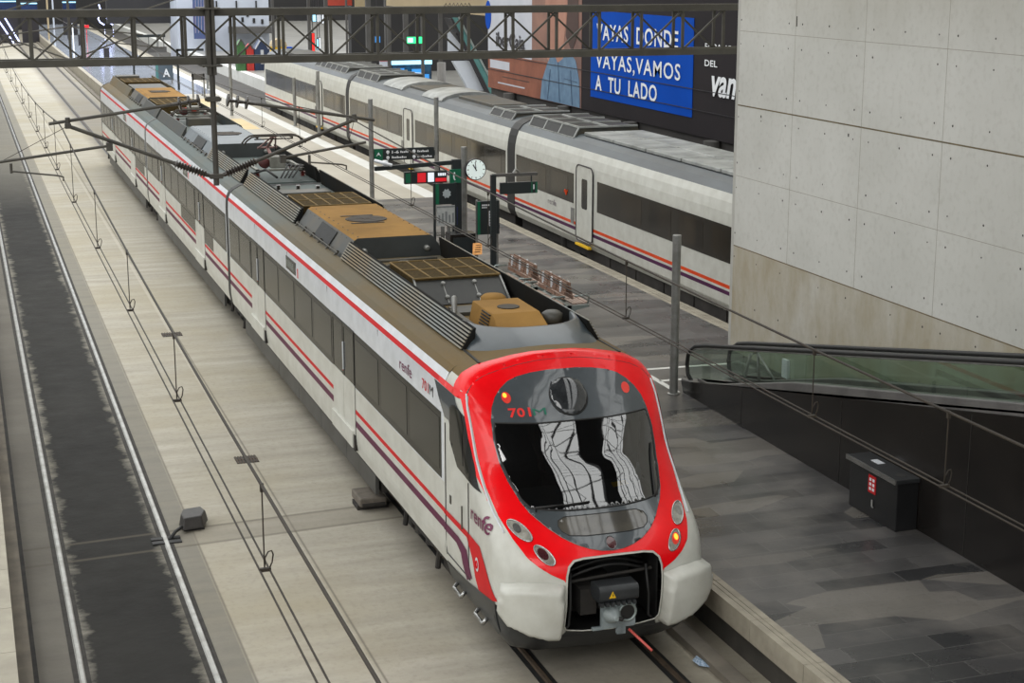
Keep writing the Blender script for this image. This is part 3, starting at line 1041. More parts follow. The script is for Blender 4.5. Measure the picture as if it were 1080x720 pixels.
# ---- left and right sides of the cab: door, window, the slanting stripes
for s_ in (-1, 1):
    fr_edge = [(nose_y(1.418, z), z) for z in (3.34, 3.2, 3.05, 2.9, 2.75, 2.6, 2.48, 2.38)]
    side_patch('cab_panel', [(21.80, 3.40), (20.80, 3.40), (20.72, 3.32)] + [(y + .02, z) for y, z in fr_edge[1:4]] + [(20.9, 2.85), (21.05, 2.98), (21.25, 2.98)], .006, 'front', nose, .07, s_)
    side_patch('cab_red_stripe', [(21.6, 3.41), (20.55, 3.40), (20.52, 3.49), (21.6, 3.49)], .010, 'red', nose, .06, s_)
    # red flank between the cab window and the white piping, narrowing to a point
    mb = MB()
    zz = [2.26 + .05 * k for k in range(25)]
    L_ = [on_nose(s_ * interp(z, [2.26, 2.5, 3.46], [1.36, 1.418, 1.42]), z, .012) for z in zz]
    R_ = [on_nose(s_ * 1.376, z, .010) for z in zz]
    n_ = len(zz)
    mb.add(L_ + R_, [(k, n_ + k, n_ + k + 1, k + 1) if s_ < 0 else (k, k + 1, n_ + k + 1, n_ + k) for k in range(n_ - 1)])
    mb.build('red_flank', 'red', nose, True)
    w = side_patch('cab_window', [(20.98, 3.18), (20.86, 3.26), (20.74, 3.27)] + fr_edge[1:] + [(19.70, 2.33), (20.09, 2.39), (20.62, 2.43), (20.98, 2.72)], .012, 'gloss_black', train, .06, s_)
    side_patch('window_pane', [(20.90, 3.18), (20.72, 3.27), (20.52, 3.24), (20.40, 3.06), (20.34, 2.52), (20.60, 2.52), (20.90, 2.76)], .017, 'pane', w, .06, s_)
    side_patch('window_pane', [(20.25, 2.93), (20.10, 2.72), (19.86, 2.44), (20.25, 2.46)], .017, 'dwin', w, .06, s_)
    mb = MB()
    for y in (21.22, 20.12):
        mb.tube([on_side(y, z, .004, s_) for z in (.95, 1.4, 1.9, 2.35 if y < 21 else 2.9)], .009, 5)
    mb.tube([on_side(y, .97, .004, s_) for y in (20.12, 20.6, 21.22)], .009, 5)
    d = mb.build('cab_door', 'ink', train)
    mb = MB(); mb.tube([on_side(20.35, 1.62, .03, s_), on_side(20.35, 1.95, .03, s_)], .012, 6); mb.box(TX + s_ * 1.47 - .01, TX + s_ * 1.47 + .01, 20.95, 21.02, 1.78, 1.9)
    mb.build('door_handle', 'dsteel', d)
    side_patch('purple_slant', [(YB + .02, 1.42), (20.6, 1.42), (20.22, 1.36), (20.0, 1.02), (20.28, .90), (20.48, 1.22), (20.7, 1.30), (YB + .02, 1.30)][::-1], .008, 'purple', nose, .08, s_)
    side_patch('red_slant', [(YB + .02, 1.62), (20.2, 1.64), (19.62, 1.62), (19.20, 1.28), (18.92, 1.10), (19.2, 1.02), (19.72, .97), (19.95, 1.34), (20.2, 1.55), (YB + .02, 1.54)][::-1], .009, 'stripe', nose, .06, s_)
    e = MB()
    e.add([on_side(19.72 + .075 * math.cos(t), 1.33 + .10 * math.sin(t), .015, s_) for t in (2 * math.pi * k / 20 for k in range(20))], [tuple(range(20))])
    em = e.build('round_emblem', 'upwhite', nose)
    e = MB()
    e.tube([on_side(19.72 + .035 * math.cos(t), 1.33 + .05 * math.sin(t), .018, s_) for t in (2 * math.pi * k / 14 for k in range(14))], .012, 5, closed=True)
    e.build('emblem_ring', 'stripe', nose)
    if s_ < 0:
        lettering('name_lettering', 'renfe', .29, lambda u, v: on_side(19.98 - u, 1.90 + v, .016), plain('name_plum', (112, 36, 76), (104, 32, 70), 3, .4), train, width=.74, bold=.004)
    for y in (19.72, 20.72):
        st = MB(); st.tube([on_side(y - .18, .62, .02, s_), on_side(y - .18, .55, .10, s_), on_side(y + .18, .55, .10, s_), on_side(y + .18, .62, .02, s_)], .03, 6)
        st.build('cab_step', 'chrome', train, True)

# ---- the three car bodies
PROFILE = [(1.43, .80, 'white'), (1.462, 1.0, 'white'), (1.47, 1.1, 'white'), (1.47, 1.30, 'purple'), (1.47, 1.42, 'white'), (1.47, 1.54, 'stripe'), (1.47, 1.62, 'white'), (1.47, 2.0, 'upwhite'),
           (1.47, 3.2, 'upwhite'), (1.458, 3.41, 'stripe'), (1.437, 3.49, 'upwhite'), (1.385, 3.60, 'roof'), (1.30, 3.68, 'roof'), (1.12, 3.77, 'roof'), (1.04, 3.78, 'roof'), (1.0, 3.71, 'roof'), (0, 3.71, None)]
BM = ['white', 'upwhite', 'stripe', 'purple', 'roof', 'under']


def car_body(y0, y1, label=None):
    mb = MB()
    full = [(x, z, m) for x, z, m in PROFILE]
    for s_ in (-1, 1):
        for (xa, za, m), (xb, zb, _) in zip(full[:-1], full[1:]):
            vs = [(TX + s_ * xa, y0, za), (TX + s_ * xa, y1, za), (TX + s_ * xb, y1, zb), (TX + s_ * xb, y0, zb)]
            mb.add(vs, [(0, 1, 2, 3) if s_ > 0 else (3, 2, 1, 0)], BM.index(m))
    ring = [(TX + x, z) for x, z, m in full] + [(TX - x, z) for x, z, m in reversed(full[:-1])]
    for y in (y0 + .002, y1 - .002):
        mb.add([(x, y, z) for x, z in ring], [tuple(range(len(ring)))], 5)
    mb.box(TX - 1.40, TX + 1.40, y0, y1, .74, .81, 5)
    return mb.build('car_body', BM, train, 35)


cars = [(YB, 40.52), (40.86, 58.9), (59.2, 77.5)]
bodies = [car_body(*c) for c in cars]
DOORS = [26.82, 35.55, 44.9, 53.7, 63.0, 71.2]          # near edge of each pair of doors, 1.72 wide
LOW = [(43.3, 44.9), (46.62, 49.85), (59.9, 62.9)]      # where the glass reaches down to the stripe


def side_box(mb, s_, y0, y1, z0, z1, out, m=0):
    a, b = TX + s_ * (SX - .03), TX + s_ * (SX + out)
    mb.box(min(a, b), max(a, b), y0, y1, z0, z1, m)


for ci, (y0, y1) in enumerate(cars):
    for s_ in (-1, 1):
        # dark window band between the doors, its panes set in it
        edges = [max(y0 + .12, 21.26)]
        for d in DOORS:
            if y0 < d < y1:
                edges += [d, d + 1.72]
        edges.append(y1 - .10)
        for a, b in zip(edges[0::2], edges[1::2]):
            band = MB()
            side_box(band, s_, a + .01, b - .01, 2.02, 3.0, .004)
            for la, lb in LOW:
                if a - .05 <= la and lb <= b + .05:
                    side_box(band, s_, la, lb, 1.645, 2.03, .004)
            bo = band.build('window_band', 'dwin', train)
            n = max(1, round((b - a) / 1.75))
            for k in range(n):
                p0 = a + (b - a) * k / n + .10; p1 = a + (b - a) * (k + 1) / n - .10
                if p1 - p0 > .3:
                    mb = MB(); side_box(mb, s_, p0, p1, 2.14, 2.90, .008)
                    mb.build('window_pane', 'pane', bo)
        for d in DOORS:
            if not y0 < d < y1:
                continue
            for h in (0, 1):
                a = d + h * .86 + .012; b = d + (h + 1) * .86 - .012
                mb = MB(); side_box(mb, s_, a, b, 1.02, 2.04, .014); side_box(mb, s_, a, b, 2.93, 3.0, .014, 1)
                side_box(mb, s_, a, a + .06, 2.04, 2.93, .014, 1); side_box(mb, s_, b - .06, b, 2.04, 2.93, .014, 1)
                do = mb.build('door_leaf', ['white', 'dwin'], train)
                mb = MB(); side_box(mb, s_, a + .05, b - .05, 2.0, 2.94, .008)
                mb.build('door_window', 'pane', do)
                if h == 0:
                    mb = MB(); side_box(mb, s_, b - .05, b - .015, 2.15, 2.65, .03)
                    mb.build('door_grip', 'upwhite', do)
                    mb = MB(); side_box(mb, s_, b + .0, b + .02, 2.12, 2.32, .02)
                    mb.build('door_button', 'stripe', do)
            mb = MB(); side_box(mb, s_, d - .01, d + 1.73, 1.0, 3.01, .002)
            mb.build('door_frame', 'black', train)
            mb = MB(); side_box(mb, s_, d + .08, d + 1.70, .90, 1.21, .055)
            side_box(mb, s_, d + .0, d + .08, .86, 1.15, .03, 1)
            mb.build('door_step', ['white', 'under'], train, bevel=.01)
        # seams in the upper panel
        mb = MB()
        for k in range(1, 5):
            y = y0 + (y1 - y0) * k / 5
            side_box(mb, s_, y - .006, y + .006, 3.02, 3.40, -.005)
        mb.build('panel_seam', 'skirt', train)
    # destination displays above the windows
    for dy in (32.4, 48.5, 66.5):
        if y0 < dy < y1:
            mb = MB(); side_box(mb, -1, dy - .5, dy + .5, 3.06, 3.32, .006)
            db = mb.build('destination_display', 'gloss_black', train)
            mb = MB(); side_box(mb, -1, dy - .34, dy + .42, 3.12, 3.27, .008)
            mb.build('display_pane', plain('display_pane_grey', (84, 96, 92), (70, 82, 78), 2, .15), db)
            mb = MB(); side_box(mb, -1, dy - .74, dy - .66, 3.05, 3.24, .004)
            mb.build('class_mark', 'stripe', train)


def flat_side(u0, z0, off=.006):
    return lambda u, v: Vector((TX - SX - off, u0 - u, z0 + v))


lettering('name_lettering', 'renfe', .26, lambda u, v: flat_side(23.72, 3.10)(u, v), plain('name_plum_small', (112, 36, 76), (104, 32, 70), 3, .4), train, width=.72, bold=.001)
lettering('number_lettering', '701', .22, flat_side(22.42, 3.11), 'stripe', train, width=.34, bold=.002, space=1.1)
lettering('letter_mark', 'M', .22, flat_side(22.03, 3.11), 'ink', train, width=.2, bold=0.0)

# gangway rings between the cars and the dark rim at the far end
for a, b, m in ((40.53, 40.85, 'black'), (58.91, 59.19, 'skirt'), (77.5, 77.66, 'black')):
    mb = MB()
    ring = [(x * 1.004, z * 1.0015 + .004) for x, z, _ in PROFILE]
    full = [(TX + x, z) for x, z in ring] + [(TX - x, z) for x, z in reversed(ring[:-1])]
    n = len(full)
    vs = [(x, a, z) for x, z in full] + [(x, b, z) for x, z in full]
    mb.add(vs, [(i, (i + 1) % n, n + (i + 1) % n, n + i) for i in range(n)] + [tuple(range(n))[::-1], tuple(range(n, 2 * n))])
    mb.build('gangway_ring', m, train)

# ---- under the floor: grey skirts, bogies with wheels, boxes
for a, b in ((25.9, 39.2), (42.4, 57.3), (61.0, 75.8)):
    for s_ in (-1, 1):
        mb = MB()
        k = a
        while k < b - .3:
            e = min(b, k + 2.2)
            x = TX + s_ * 1.30
            mb.box(min(x, x + s_ * .06), max(x, x + s_ * .06), k + .01, e - .01, .34, .80)
            k = e
        mb.build('skirt', 'skirt', train)
    mb = MB(); mb.box(TX - 1.25, TX + 1.25, a, b, .36, .8)
    mb.build('underframe', 'under', train)
mb = MB(); mb.box(TX - 1.2, TX + 1.2, 19.3, 77.4, .62, .8)
mb.build('floor_frame', 'under', train)


def bogie(yc):
    fr = MB()
    for s_ in (-1, 1):
        x = TX + s_ * 1.06
        fr.box(x - .07, x + .07, yc - 1.75, yc + 1.75, .44, .60)
        for dy in (-1.1, 1.1):
            fr.box(x - .12, x + .12, yc + dy - .17, yc + dy + .17, .30, .62)
            fr.lathe((x + s_ * .1, yc + dy, .60), (0, 0, 1), [(-.05, .13), (.16, .13)], 10)
        fr.lathe((x + s_ * .08, yc + .25, .66), (0, 0, 1), [(-.2, .17), (.12, .17)], 12)
        fr.lathe((x + s_ * .08, yc - .3, .66), (0, 0, 1), [(-.2, .15), (.12, .15)], 12)
        fr.tube([(x + s_ * .16, yc - 1.4, .72), (x + s_ * .2, yc - .6, .55), (x + s_ * .2, yc + .5, .55), (x + s_ * .16, yc + 1.3, .72)], .03, 6)
        fr.tube([(x + s_ * .18, yc + .9, .78), (x + s_ * .22, yc + .95, .35)], .045, 7)
        fr.tube([(x + s_ * .18, yc - 1.0, .78), (x + s_ * .22, yc - .95, .3)], .045, 7)
    fr.box(TX - 1.0, TX + 1.0, yc - .3, yc + .3, .4, .6)
    b = fr.build('bogie', 'under', train)
    for dy in (-1.1, 1.1):
        w = MB()
        w.tube([(TX - .8, yc + dy, .475), (TX + .8, yc + dy, .475)], .08, 10)
        for s_ in (-1, 1):
            w.lathe((TX + s_ * .76, yc + dy, .475), (s_, 0, 0), [(0, .445), (.02, .452), (.03, .425), (.13, .42), (.131, .35), (.10, .33), (.10, .14), (.16, .12), (.16, .02)], 24)
        w.build('wheelset', plain('wheel_steel', (70, 62, 54), (48, 42, 38), 6, .5, .4), b, 40)


for yc in (23.3, 40.7, 59.05, 76.2):
    bogie(yc)

# ---- roof: fairings with louvres, air units, grilles, pantographs
RZ0, RZ1 = 3.79, 4.10


def fairing(y0, y1, ribbed, mat='fairing', top=RZ1):
    for s_ in (-1, 1):
        pts = [(TX + s_ * 1.06, 3.70), (TX + s_ * 1.055, RZ0), (TX + s_ * .875, top), (TX + s_ * .845, top + .004), (TX + s_ * .90, 3.70)]
        mb = MB(); mb.prism(pts, 'y', y0, y1)
        o = mb.build('roof_fairing', mat if not ribbed else 'ribdark', train)
        if ribbed:
            mb = MB()
            for k in range(7):
                t = (k + .35) / 7
                x = 1.063 - .185 * t; z = RZ0 + (top - RZ0) * t
                q = [(TX + s_ * (x + .024), z + .006), (TX + s_ * (x + .008), z + .026), (TX + s_ * (x - .008), z + .018), (TX + s_ * (x + .006), z - .002)]
                mb.prism(q, 'y', y0 + .02, y1 - .02)
            mb.build('louvre_blades', 'ribs', o)


fairing(21.75, 29.55, True)
fairing(34.05, 40.45, True)
fairing(40.95, 46.65, True)
fairing(52.45, 58.85, False)
fairing(59.3, 63.6, False)
fairing(69.2, 77.3, False, 'roof')
for y0, y1 in ((22.3, 29.6), (33.9, 40.4), (41.0, 46.7), (52.4, 58.8), (59.3, 64), (68.9, 77.3)):
    mb = MB(); mb.box(TX - .88, TX + .88, y0, y1, 3.70, 3.74)
    mb.build('roof_deck', 'roof', train)
# crown of the roof above the cab
mb = MB()
top_ = [(x, z) for x, z in SIL if z >= 3.77]
pr = top_ + [(-x, z) for x, z in reversed(top_[:-1])]
n_ = len(pr)
mb.add([(TX + x, YB - .01, z - .001) for x, z in pr] + [(TX + x, 22.45, z - .001) for x, z in pr], [(k, k + 1, n_ + k + 1, n_ + k) for k in range(n_ - 1)])
mb.add([(TX + x, 22.45, z) for x, z in pr], [tuple(range(n_))])
mb.build('cab_roof', 'roof', train, True)
# shield that closes the fairings above the cab, curved across the roof
mb = MB()
n = 26
low = []; high = []; inn = []
for k in range(n + 1):
    t = -1 + 2 * k / n
    e = (1 - abs(t) ** 2.6) ** (1 / 2.2)
    xl = 1.06 * t; xh = .87 * t
    yl = 22.05 - .92 * e; yh = 22.35 - .78 * e
    zl = interp(abs(xl), [0, .3, .6, .9, 1.12], [3.93, 3.92, 3.885, 3.83, 3.77]) - .01
    low.append((TX + xl, yl, zl)); high.append((TX + xh, yh, 4.105)); inn.append((TX + xh * .95, yh + .06, 4.10))
vs = low + high + inn + [(x, y, 3.85) for x, y, z in inn]
m_ = n + 1
fs = []
for r in range(3):
    for k in range(n):
        fs.append((r * m_ + k, r * m_ + k + 1, (r + 1) * m_ + k + 1, (r + 1) * m_ + k))
mb.add(vs, fs)
mb.build('roof_shield', plain('shield_blue_grey', (66, 75, 80), (56, 63, 67), 1.6, .3, coat=.2), train, True)
for s_ in (-1, 1):
    mb = MB(); mb.bar((TX + s_ * 1.02, 22.1, 3.80), (TX + s_ * 1.05, 20.95, 3.795), .03, .02)
    mb.build('roof_gutter', 'black', train)


def air_unit(y0, y1, top_mat, side_mat, fan_y):
    """big air unit: chamfered box with ribs along its eaves, a round fan and side grilles"""
    mb = MB()
    zt, ze, zb = 4.14, 4.10, 3.71
    sec = [(-1.04, zb), (-.77, ze), (-.71, zt), (.71, zt), (.77, ze), (1.04, zb)]
    for i in range(5):
        a, b = sec[i], sec[i + 1]
        mb.add([(TX + a[0], y0, a[1]), (TX + b[0], y0, b[1]), (TX + b[0], y1, b[1]), (TX + a[0], y1, a[1])], [(0, 1, 2, 3)], 0 if i in (1, 2, 3) else 1)
    for y in (y0, y1):
        mb.add([(TX + x, y, z) for x, z in sec], [tuple(range(6))], 2)
    o = mb.build('air_conditioning_unit', [top_mat, side_mat, plain('unit_end_grey', (62, 66, 66), (54, 57, 57), 2, .5)], train)
    rb = MB()
    k = y0 + .15
    while k < y1:
        for s_ in (-1, 1):
            rb.bar((TX + s_ * .80, k, ze - .04), (TX + s_ * .66, k, zt + .006), .025, .02)
        k += .42
    rb.build('eaves_rib', side_mat, o)
    L = (y1 - y0)
    for s_ in (-1, 1):
        vm = MB()
        a = y0 + L * .30; b = y0 + L * .62
        vm.add([(TX + s_ * 1.0, a, zb + .09), (TX + s_ * 1.0, b, zb + .09), (TX + s_ * .80, b, ze - .03), (TX + s_ * .80, a, ze - .03)], [(0, 1, 2, 3)])
        vm.add([(TX + s_ * 1.012, a, zb + .09), (TX + s_ * 1.012, b, zb + .09), (TX + s_ * .812, b, ze - .03), (TX + s_ * .812, a, ze - .03)], [(0, 1, 2, 3)])
        vm.build('side_grille', plain('unit_intake_dark', (34, 35, 36), (26, 27, 28), 9, .6), o)
    fan = MB()
    fan.lathe((TX, fan_y, zt), (0, 0, 1), [(.0, .42), (.012, .42), (.016, .40), (.010, .38)], 28)
    for q in range(6):
        t = q * math.pi / 3
        fan.bar((TX, fan_y, zt + .014), (TX + .38 * math.cos(t), fan_y + .38 * math.sin(t), zt + .014), .05, .008)
    fan.build('fan', plain('fan_dark_brown', (58, 46, 32), (44, 36, 26), 8, .7), o, 40)
    sl = MB()
    for dy in (-.5, .48):
        sl.box(TX - .42, TX + .25, fan_y + dy - .03, fan_y + dy + .03, zt + .001, zt + .012)
    sl.build('vent_slot', 'black', o)
    for s_ in (-1, 1):
        rl = MB()
        rl.tube([(TX + s_ * 1.06, y0 + .2, 3.85), (TX + s_ * 1.06, y1 - .2, 3.85)], .014, 6)
        k = y0 + .4
        while k < y1 - .1:
            rl.bar((TX + s_ * 1.07, k, 3.76), (TX + s_ * 1.0, k, 3.86), .04, .05)
            k += .75
        rl.build('guard_rail', 'dsteel', o)
    for x in (-.6, .62):
        ce = MB()
        ce.lathe((TX + x, y0 - .02, 3.90), (0, -1, 0), [(0, .055), (.09, .055), (.12, .03)], 10)
        ce.build('cable_gland', 'steel', o, 40)


air_unit(29.65, 33.95, 'tan', 'unitside', 31.9)
air_unit(46.75, 52.3, 'bluegrey', 'bluegrey', 49.6)
air_unit(64.0, 68.9, 'tan', 'unitside', 66.8)


def roof_grille(y0, y1, z, front=False, w=.74):
    mb = MB()
    mb.box(TX - w, TX + w, y0, y1, 3.73, z)
    o = mb.build('roof_grille', 'grille', train)
    gb = MB()
    for k in range(6):
        x = TX - w + 2 * w * k / 5
        gb.box(x - .013, x + .013, y0, y1, z - .005, z + .014)
    for k in range(3):
        y = y0 + (y1 - y0) * k / 2
        gb.box(TX - w, TX + w, y - .016, y + .016, z - .005, z + .015)
    gb.build('grille_bar', 'bar', o)
    if front:
        fm = MB()
        fm.add([(TX - w + .02, y0 + .05, z), (TX + w - .02, y0 + .05, z), (TX + w + .04, y0 - .46, 3.76), (TX - w - .04, y0 - .46, 3.76)], [(3, 2, 1, 0)])
        fm.add([(TX - w + .02, y0 + .05, z), (TX - w - .04, y0 - .46, 3.76), (TX - w + .02, y0 + .05, 3.90)], [(0, 1, 2)])
        fm.add([(TX + w - .02, y0 + .05, z), (TX + w + .04, y0 - .46, 3.76), (TX + w - .02, y0 + .05, 3.90)], [(2, 1, 0)])
        fm.build('front_flap', plain('flap_dark', (46, 46, 42), (38, 38, 36), 3, .45), o)
        fb = MB()
        for s_ in (-1, 1):
            fb.bar((TX + s_ * (w - .0), y0 + .04, z), (TX + s_ * (w + .03), y0 - .47, 3.76), .03, .03)
            for t, q in ((.25, 0), (.75, 0)):
                x = TX + s_ * .27
                p = Vector((x, y0 + .05 - .51 * t, z + (3.76 - z) * t))
                fb.lathe(p, (0, -.55, .8), [(0, .04), (.03, .035), (.035, .01)], 10)
            fb.bar((TX + s_ * .27, y0 + .01, z - .04), (TX + s_ * .27, y0 - .44, 3.78), .015, .012)
        fb.build('flap_bracket', 'steel', o)


roof_grille(25.5, 27.1, 4.12, True)
roof_grille(34.5, 36.3, 4.07)
roof_grille(61.2, 63.7, 4.10)
roof_grille(73.0, 75.3, 4.10)
# cooling box behind the shield
mb = MB()
sec = [(-.42, 3.73), (-.34, 4.12), (.40, 4.12), (.48, 3.73)]
mb.add([(TX + x, 23.55, z) for x, z in sec] + [(TX - .42, 22.55, 3.73), (TX - .34, 22.55, 4.11), (TX + .40, 22.55, 4.11), (TX + .48, 22.55, 3.73)] +
       [(TX - .46, 22.2, 3.80), (TX - .36, 22.2, 3.95), (TX + .42, 22.2, 3.95), (TX + .52, 22.2, 3.80)],
       [(0, 3, 2, 1), (0, 1, 5, 4), (1, 2, 6, 5), (2, 3, 7, 6), (4, 5, 9, 8), (5, 6, 10, 9), (6, 7, 11, 10), (8, 9, 10, 11)])
cb = mb.build('cooling_box', 'tan', train, bevel=.012)
mb = MB()
mb.lathe((TX + .04, 22.95, 4.115), (0, 0, 1), [(0, .17), (.012, .17), (.014, .11)], 20)
mb.build('fan', plain('fan_dark_box', (62, 52, 36), (50, 42, 30), 8, .7), cb, 40)
mb = MB()
for k in range(5):
    mb.bar((TX - .41 + .012 * k, 22.6, 3.90 + .045 * k), (TX - .41 + .012 * k, 23.0, 3.90 + .045 * k), .014, .02)
mb.build('vent_slats', 'black', cb)
mb = MB(); mb.lathe((TX + .05, 23.72, 3.74), (0, 0, 1), [(0, .2), (.38, .2), (.42, .15), (.43, .02)], 16)
mb.build('roof_dome', 'tan', train, True)
mb = MB(); mb.lathe((TX - .5, 24.0, 3.80), (0, 0, 1), [(0, .06), (.02, .045), (.30, .045), (.32, .02)], 10)
mb.build('antenna', 'steel', train, True)
mb = MB(); mb.lathe((TX + .62, 22.6, 4.0), (0, 0, 1), [(-.1, .16), (.05, .16), (.09, .1), (.1, .01)], 14)
mb.build('horn_cover', 'unitside', train, True)
mb = MB(); mb.box(TX - .78, TX - .44, 22.9, 24.2, 3.73, 3.86); mb.build('roof_box', 'unitside', train, bevel=.01)
mb = MB(); mb.box(TX - .4, TX + .6, 24.2, 24.7, 3.73, 3.80); mb.build('roof_box', 'unitside', train, bevel=.01)
for pts in ([(-.6, 28.2, 3.82), (-.2, 28.4, 3.88), (.3, 28.3, 3.86), (.6, 28.5, 3.80)], [(-.65, 28.9, 3.82), (.6, 28.8, 3.84)], [(-.7, 28.0, 3.8), (.7, 27.9, 3.84)]):
    mb = MB(); mb.tube([(TX + x, y, z) for x, y, z in pts], .03, 6); mb.build('roof_conduit', 'unitside', train, True)
# odd boxes at the far end and before the first pantograph
for b_ in ((-.8, .2, 76.2, 77.1, 3.73, 4.16), (-.7, .7, 69.5, 72.4, 3.73, 4.06), (-.62, -.35, 37.4, 38.2, 3.74, 3.8), (-.3, .5, 56.3, 56.9, 3.73, 4.0), (-.8, .75, 38.6, 39.2, 3.73, 3.8)):
    mb = MB(); mb.box(TX + b_[0], TX + b_[1], *b_[2:]); mb.build('roof_equipment_box', 'unitside', train, bevel=.02)


def pantograph(yb, raised, frame_mat):
    root = MB()
    root.box(TX - .62, TX - .54, yb - .9, yb + .9, 4.02, 4.08); root.box(TX + .54, TX + .62, yb - .9, yb + .9, 4.02, 4.08)
    root.box(TX - .62, TX + .62, yb - .9, yb - .82, 4.02, 4.08); root.box(TX - .62, TX + .62, yb + .82, yb + .9, 4.02, 4.08)
    root.box(TX - .18, TX + .2, yb - .55, yb - .1, 4.05, 4.34)
    o = root.build('pantograph', plain('pantograph_base_grey', (128, 128, 120), (96, 94, 86), 5, .5), train, bevel=.01)
    ins = MB()
    for x in (-.58, .58):
        for y in (-.8, .8):
            prof = []
            for k in range(4):
                prof += [(k * .035, .04), (k * .035 + .012, .075), (k * .035 + .024, .04)]
            ins.lathe((TX + x, yb + y, 3.86), (0, 0, 1), prof, 12)
    ins.build('insulator', plain('pantograph_insulator_red', (120, 52, 44), (92, 44, 38), 5, .4), o, 50)
    bellows = MB()
    prof = []
    for k in range(5):
        prof += [(k * .05, .10), (k * .05 + .025, .135)]
    bellows.lathe((TX - .30, yb - .35, 4.16), (0, 1, 0), prof, 14)
    bellows.build('air_spring', plain('air_spring_maroon', (92, 44, 42), (70, 36, 34), 5, .5), o, 50)
    arm = MB()
    if raised:
        e = Vector((TX, yb + .95, 4.42)); h = Vector((TX, yb - .05, 4.80))
    else:
        e = Vector((TX, yb + .95, 4.16)); h = Vector((TX, yb - .75, 4.22))
    arm.tube([(TX, yb - .35, 4.12), e], [.055, .04], 8)
    arm.tube([(TX + .12, yb - .15, 4.08), e - Vector((0, .1, .06))], .018, 6)
    arm.tube([e, h], [.042, .028], 8)
    arm.tube([e + Vector((-.22, 0, 0)), h + Vector((-.05, 0, 0))], .022, 6); arm.tube([e + Vector((.22, 0, 0)), h + Vector((.05, 0, 0))], .022, 6)
    arm.tube([e + Vector((-.26, 0, 0)), e + Vector((.26, 0, 0))], .03, 8)
    arm.build('pantograph_arm', frame_mat, o, 40)
    hd = MB()
    for dy in (-.17, .17):
        y = h.y + dy
        hd.tube([(TX - .80, y, h.z - .16), (TX - .72, y, h.z - .06), (TX - .60, y, h.z + .02), (TX - .5, y, h.z + .04), (TX + .5, y, h.z + .04), (TX + .60, y, h.z + .02), (TX + .72, y, h.z - .06), (TX + .80, y, h.z - .16)], .022, 7)
    for x in (-.45, .45):
        hd.bar((TX + x, h.y - .2, h.z), (TX + x, h.y + .2, h.z), .035, .03)
    hd.bar((TX - .5, h.y, h.z - .05), (TX + .5, h.y, h.z - .05), .04, .03)
    hd.build('collector_head', 'wire', o, 40)


pantograph(42.0, True, plain('pantograph_arm_pink', (150, 104, 98), (104, 84, 80), 5, .5))
pantograph(57.6, False, plain('pantograph_arm_red', (190, 66, 44), (150, 52, 38), 5, .5))
# cables and insulators around the raised pantograph
for k in range(4):
    mb = MB()
    x = TX + .35 + k * .1
    mb.tube([(x - .5, 40.3, 3.95), (x - .2, 40.9, 4.2 - .02 * k), (x, 41.4, 4.1), (x + .05, 42.6, 4.0)], .022, 6)
    mb.build('roof_cable', 'black', train, True)
mb = MB(); mb.tube([(TX - .7, 41.0, 4.0), (TX - .5, 40.4, 4.16), (TX - .3, 40.0, 4.0)], .03, 6)
mb.build('roof_cable', 'black', train, True)
for x, y in ((-.35, 39.6), (.1, 39.4), (.55, 39.2), (.62, 44.2)):
    prof = []
    for k in range(4):
        prof += [(k * .04, .035), (k * .04 + .015, .07), (k * .04 + .028, .035)]
    mb = MB(); mb.lathe((TX + x, y, 3.73), (0, 0, 1), prof, 12)
    mb.build('roof_insulator', 'insul', train, 50)

# ================================================================== the long distance train across the platform
LX = 17.2
LC = 18.67
far = thing('long_distance_train', 'long white train with orange and violet stripes and dark window band behind the platform', 'train', (LC, 27, 0))
LPROF = [(1.36, .95, 'white'), (1.455, 1.15, 'white'), (1.47, 1.38, 'violet'), (1.47, 1.48, 'white'), (1.47, 1.54, 'orange'), (1.47, 1.63, 'white'), (1.47, 3.10, 'white'), (1.45, 3.35, 'white'), (1.40, 3.60, 'white'),
         (1.33, 3.80, 'lroof'), (1.18, 3.98, 'lroof'), (.95, 4.10, 'lroof'), (.5, 4.17, 'lroof'), (0, 4.19, None)]
lroof = plain('far_train_roof_grey', (78, 85, 89), (56, 60, 62), .6, .45, sc=(1, .4, 1))
LM = ['white', 'violet', 'orange', lroof, 'under']
LK = {'white': 0, 'violet': 1, 'orange': 2, 'lroof': 3}
for y0, y1 in ((24.0, 50.85), (51.6, 75.0), (75.6, 97.0)):
    mb = MB()
    for s_ in (-1, 1):
        for (xa, za, m), (xb, zb, _) in zip(LPROF[:-1], LPROF[1:]):
            mb.add([(LC + s_ * xa, y0, za), (LC + s_ * xa, y1, za), (LC + s_ * xb, y1, zb), (LC + s_ * xb, y0, zb)], [(0, 1, 2, 3) if s_ > 0 else (3, 2, 1, 0)], LK[m])
    ring = [(LC + x, z) for x, z, m in LPROF] + [(LC - x, z) for x, z, m in reversed(LPROF[:-1])]
    for y in (y0 + .002, y1 - .002):
        mb.add([(x, y, z) for x, z in ring], [tuple(range(len(ring)))], 4)
    mb.box(LC - 1.2, LC + 1.2, y0, y1, .5, .97, 4)
    mb.build('car_body', LM, far, 35)
for a, b in ((50.85, 51.6), (75.0, 75.6)):
    mb = MB()
    ring = [(x * 1.012, z * 1.004 + .01) for x, z, _ in LPROF]
    full = [(LC + x, z) for x, z in ring] + [(LC - x, z) for x, z in reversed(ring[:-1])]
    n = len(full)
    mb.add([(x, a, z) for x, z in full] + [(x, b, z) for x, z in full], [(i, (i + 1) % n, n + (i + 1) % n, n + i) for i in range(n)] + [tuple(range(n))[::-1], tuple(range(n, 2 * n))])
    mb.build('gangway_bellows', 'black', far, bevel=.02)


def lbox(mb, y0, y1, z0, z1, out, m=0):
    mb.box(LX - out, LX + .06, y0, y1, z0, z1, m)


